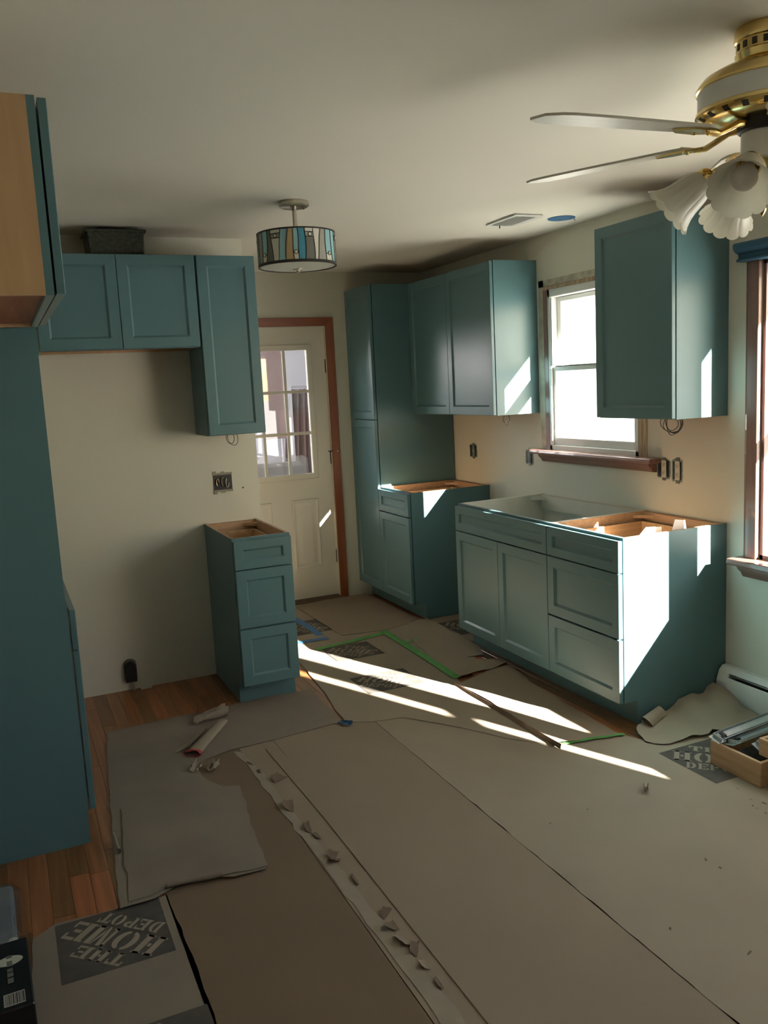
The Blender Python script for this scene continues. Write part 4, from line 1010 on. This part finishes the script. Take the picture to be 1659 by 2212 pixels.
def cable_loop(label, c, ax, n=3, r=.035, rs=1, wide=1.0):
    rr = random.Random(rs); mb = MB()
    for q in range(n):
        pts = []; a0 = rr.uniform(-.4, .4); rx = r * wide * rr.uniform(.5, 1.1); rz = r * rr.uniform(.9, 1.15); ox = rr.uniform(-.012, .012)
        for i in range(21):
            a = 2 * PI * i / 20 + PI / 2
            u = ox + rx * math.cos(a) + .3 * a0 * rz * math.sin(a); z = -rz + rz * math.sin(a)
            w_ = .006 * math.sin(a * 2 + q)
            pts.append((c[0] + (u if ax == 'x' else w_), c[1] + (w_ if ax == 'x' else u), c[2] + z))
        mb.tube(pts, .0017, 6, cap=False)
    return tag(mb.build('cable_loop', WIRE, None, smooth=True), label, 'cable', 'coiled cables under the wall cabinets')
cable_loop('dark cable loop hanging under the narrow tall wall cabinet', (-1.905, YW - .14, ZU0 + .02), 'x', 2, .038, 4)
cable_loop('dark cable loop hanging under the wide two-door wall cabinet', (-.20, 1.56, ZU0 + .008), 'y', 2, .032, 8)
cable_loop('tangled dark cable coil hanging under the single-door wall cabinet', (-.16, .18, ZU0 + .012), 'y', 5, .042, 3, 1.7)

# box standing on the cabinets over the range
t = thing('speckled_box', 'dark green speckled box on top of the short wall cabinet', 'box', (-2.435, YW - .17, ZT))
mb = MB()
mb.add([(-.128, -.10, 0), (.128, -.10, 0), (.128, .10, 0), (-.128, .10, 0), (-.135, -.105, .112), (.135, -.105, .112), (.135, .105, .112), (-.135, .105, .112)], [(0, 3, 2, 1), (0, 1, 5, 4), (1, 2, 6, 5), (2, 3, 7, 6), (3, 0, 4, 7), (4, 5, 6, 7)])
mb.build('box_body', DUCT, t, bevel=.004)
mb = MB(); mb.box(-.145, .145, -.115, .115, .108, .122); mb.build('box_rim', DUCT, t, bevel=.003)

# ------------------------------------------------------------------ loose things on the floor
def drawer(label, x0, x1, y0, y1, z0, z1):
    t = thing('drawer_box', label, 'drawer', (0, 0, 0), 0, 'loose wooden drawers')
    th = .014
    for nm, a in (('side', (x0, x0 + th, y0, y1)), ('side', (x1 - th, x1, y0, y1)), ('end', (x0 + th, x1 - th, y0, y0 + th)), ('end', (x0 + th, x1 - th, y1 - th, y1))):
        box(nm + '_board', a[0], a[1], a[2], a[3], z0, z1, DRAWERWOOD, t, .0015)
    box('bottom_board', x0 + th, x1 - th, y0 + th, y1 - th, z0 + .008, z0 + .014, DRAWERWOOD, t)
    return t
drawer('shallow wooden drawer full of metal slides at the right edge', -.560, -.19, -.715, -.462, .0035, .103)
drawer('small wooden drawer resting on the rim of the slide-filled drawer', -.505, -.13, -.93, -.655, .1035, .172)
def slide(label, p0, p1, w_, rz_):
    p0 = Vector(p0); p1 = Vector(p1); d_ = (p1 - p0); Ln = d_.length
    t = thing('drawer_slide', label, 'drawer slide', (0, 0, 0), 0, 'metal drawer slides')
    Mx = d_.to_track_quat('X', 'Z').to_matrix().to_4x4(); Mx = Matrix.Translation(p0) @ Mx @ Matrix.Rotation(rz_, 4, 'X')
    t.matrix_world = Mx
    h = w_ / 2
    mb = MB(); mb.prism([(-h, 0), (h, 0), (h, .012), (h - .002, .012), (h - .002, .002), (-h + .002, .002), (-h + .002, .012), (-h, .012)], 0, Ln, 'x'); mb.build('channel', ZINC, t)
    mb = MB(); mb.prism([(-h * .6, .003), (h * .6, .003), (h * .6, .010), (-h * .6, .010)], .03, Ln, 'x'); mb.build('inner_rail', ZINC, t, bevel=.001)
    mb = MB(); mb.box(-.03, .012, -h * 1.2, h * 1.0, .001, .003); mb.box(-.012, -.009, -h, h * .8, .002, .018); mb.build('end_bracket', ZINC, t)
    mb = MB(); mb.box(.012, .028, -h * .5, h * .5, .010, .016); mb.build('stop_clip', BLACK, t)
slide('metal drawer slide uppermost in the drawer, nearest the wall', (-.545, -.492, .118), (-.12, -.492, .150), .050, 0.25)
slide('metal drawer slide lying in front of the uppermost slide', (-.520, -.548, .112), (-.12, -.548, .140), .042, -.2)
slide('metal drawer slide tilted on its side at the front of the drawer', (-.44, -.605, .106), (-.17, -.600, .122), .040, .4)
tag(MB().box(-.50, -.34, -.63, -.53, .019, .080).build('hardware_bag', BLACK, None, bevel=.02), 'black bag of hardware inside the slide-filled drawer', 'bag')

t = thing('black_carton', 'black carton with an oval emblem and barcode in the bottom left corner', 'box', (-3.300, -.655, .003), 0.03)
mb = MB(); mb.box(-.16, .165, -.15, .15, 0, .115); mb.build('carton_body', mat('black_glossy_card', (.006, .006, .007), .3), t, bevel=.004)
mb = MB(); mb.lathe([(.0, 0), (.034, 0)], 28); e = mb.build('oval_emblem', mat('cream_print', (.42, .44, .34), .6), t); e.scale = (1, .62, 1); e.location = (.115, .055, .1157)
mb = MB()
for i, (yy, hh) in enumerate(((.075, .016), (.045, .030), (.015, .018), (-.005, .022), (-.03, .026))):
    mb.box(.108, .122, yy - hh / 2, yy + hh / 2 * .6, .1159, .1161)
mb.build('emblem_lettering', mat('grey_print', (.13, .13, .12), .6), t)
mb = MB(); mb.box(.095, .145, -.135, -.085, .1156, .1158); bc = mb.build('barcode_patch', mat('barcode_paper', (.40, .38, .34), .6), t)
mb = MB(); rr = random.Random(4); x = .099
while x < .142:
    w_ = rr.choice([.0012, .002, .003]); mb.box(x, x + w_, -.131, -.089, .1159, .1160); x += w_ + rr.choice([.0015, .0025])
mb.build('barcode_bars', BLACK, bc)
mb = MB()
for xx in (.06, .07, .078): mb.box(xx, xx + .003, -.13, -.08, .1156, .1158)
mb.build('small_print', mat('light_print', (.3, .3, .28), .6), t)
t = thing('wrapped_package', 'clear plastic-wrapped grey package behind the black carton', 'package', (-3.315, -.34, .003), .02)
mb = MB(); mb.box(-.15, .145, -.13, .23, 0, .07); mb.build('package_body', mat('grey_package', (.30, .31, .32), .6, var=.2, vscale=8), t, bevel=.01)
mb = MB(); vs = []; fs = []
for i in range(13):
    for j in range(13):
        u, v = i / 12, j / 12; edge = (min(u, 1 - u, v, 1 - v) < .04)
        vs.append((-.165 + .335 * u, -.145 + .395 * v, (.03 if edge else .078) + .012 * noise.noise(Vector((u * 9, v * 9, 2)))))
for i in range(12):
    for j in range(12): fs.append((i*13+j, (i+1)*13+j, (i+1)*13+j+1, i*13+j+1))
mb.add(vs, fs); mb.build('plastic_film', PLASTIC, t, smooth=True, angle=70)
o = MB().prism([(-3.31, -1.25), (-3.11, -1.25), (-3.13, -.83), (-3.31, -.83)], .003, .05, 'z').build('kraft_carton', KRAFT2, None, bevel=.003)
tag(o, 'plain brown carton at the bottom left edge below the black one', 'box')

# white card pieces in the top drawer of the sunlit base cabinet
def card(label, pts, th=.002):
    mb = MB(); n = len(pts); a, b, c_ = (Vector(p) for p in pts[:3]); nn = (b - a).cross(c_ - a).normalized() * th
    vs = [tuple(Vector(p)) for p in pts] + [tuple(Vector(p) + nn) for p in pts]
    mb.add(vs, [tuple(range(n)), tuple(range(2*n-1, n-1, -1))] + [(i, i+n, (i+1) % n + n, (i+1) % n) for i in range(n)])
    return tag(mb.build('card_scrap', CARDWHITE), label, 'card', 'white card in the open drawer')
card('white card scrap standing highest in the open top drawer', [(-.30, .06, .80), (-.18, .06, .80), (-.20, .06, .905), (-.26, .06, .915)])
card('folded white card leaning in the open top drawer toward the front', [(-.50, .10, .80), (-.32, .08, .80), (-.34, .06, .89), (-.44, .05, .90)])

# small chips of debris on the widest board
rr = random.Random(33); mb = MB()
for i in range(16):
    x = rr.uniform(-1.5, -.62); y = rr.uniform(-1.5, -.4)
    if i < 6: x = rr.uniform(-.72, -.62); y = rr.uniform(-.86, -.66)
    a = rr.uniform(0, PI); l_ = rr.uniform(.003, .011); w_ = rr.uniform(.0015, .004); c_, s_ = math.cos(a), math.sin(a)
    mb.add([(x + p * c_ - q * s_, y + p * s_ + q * c_, .0026 + (.003 if p > 0 else 0)) for p, q in ((-l_, -w_), (l_, -w_ * .4), (l_ * .8, w_), (-l_ * .7, w_ * .8))], [(0, 1, 2, 3)])
tag(mb.build('debris_chips', TEARDARK), 'tiny dark chips and shavings scattered over the widest board', 'debris', kind='stuff')
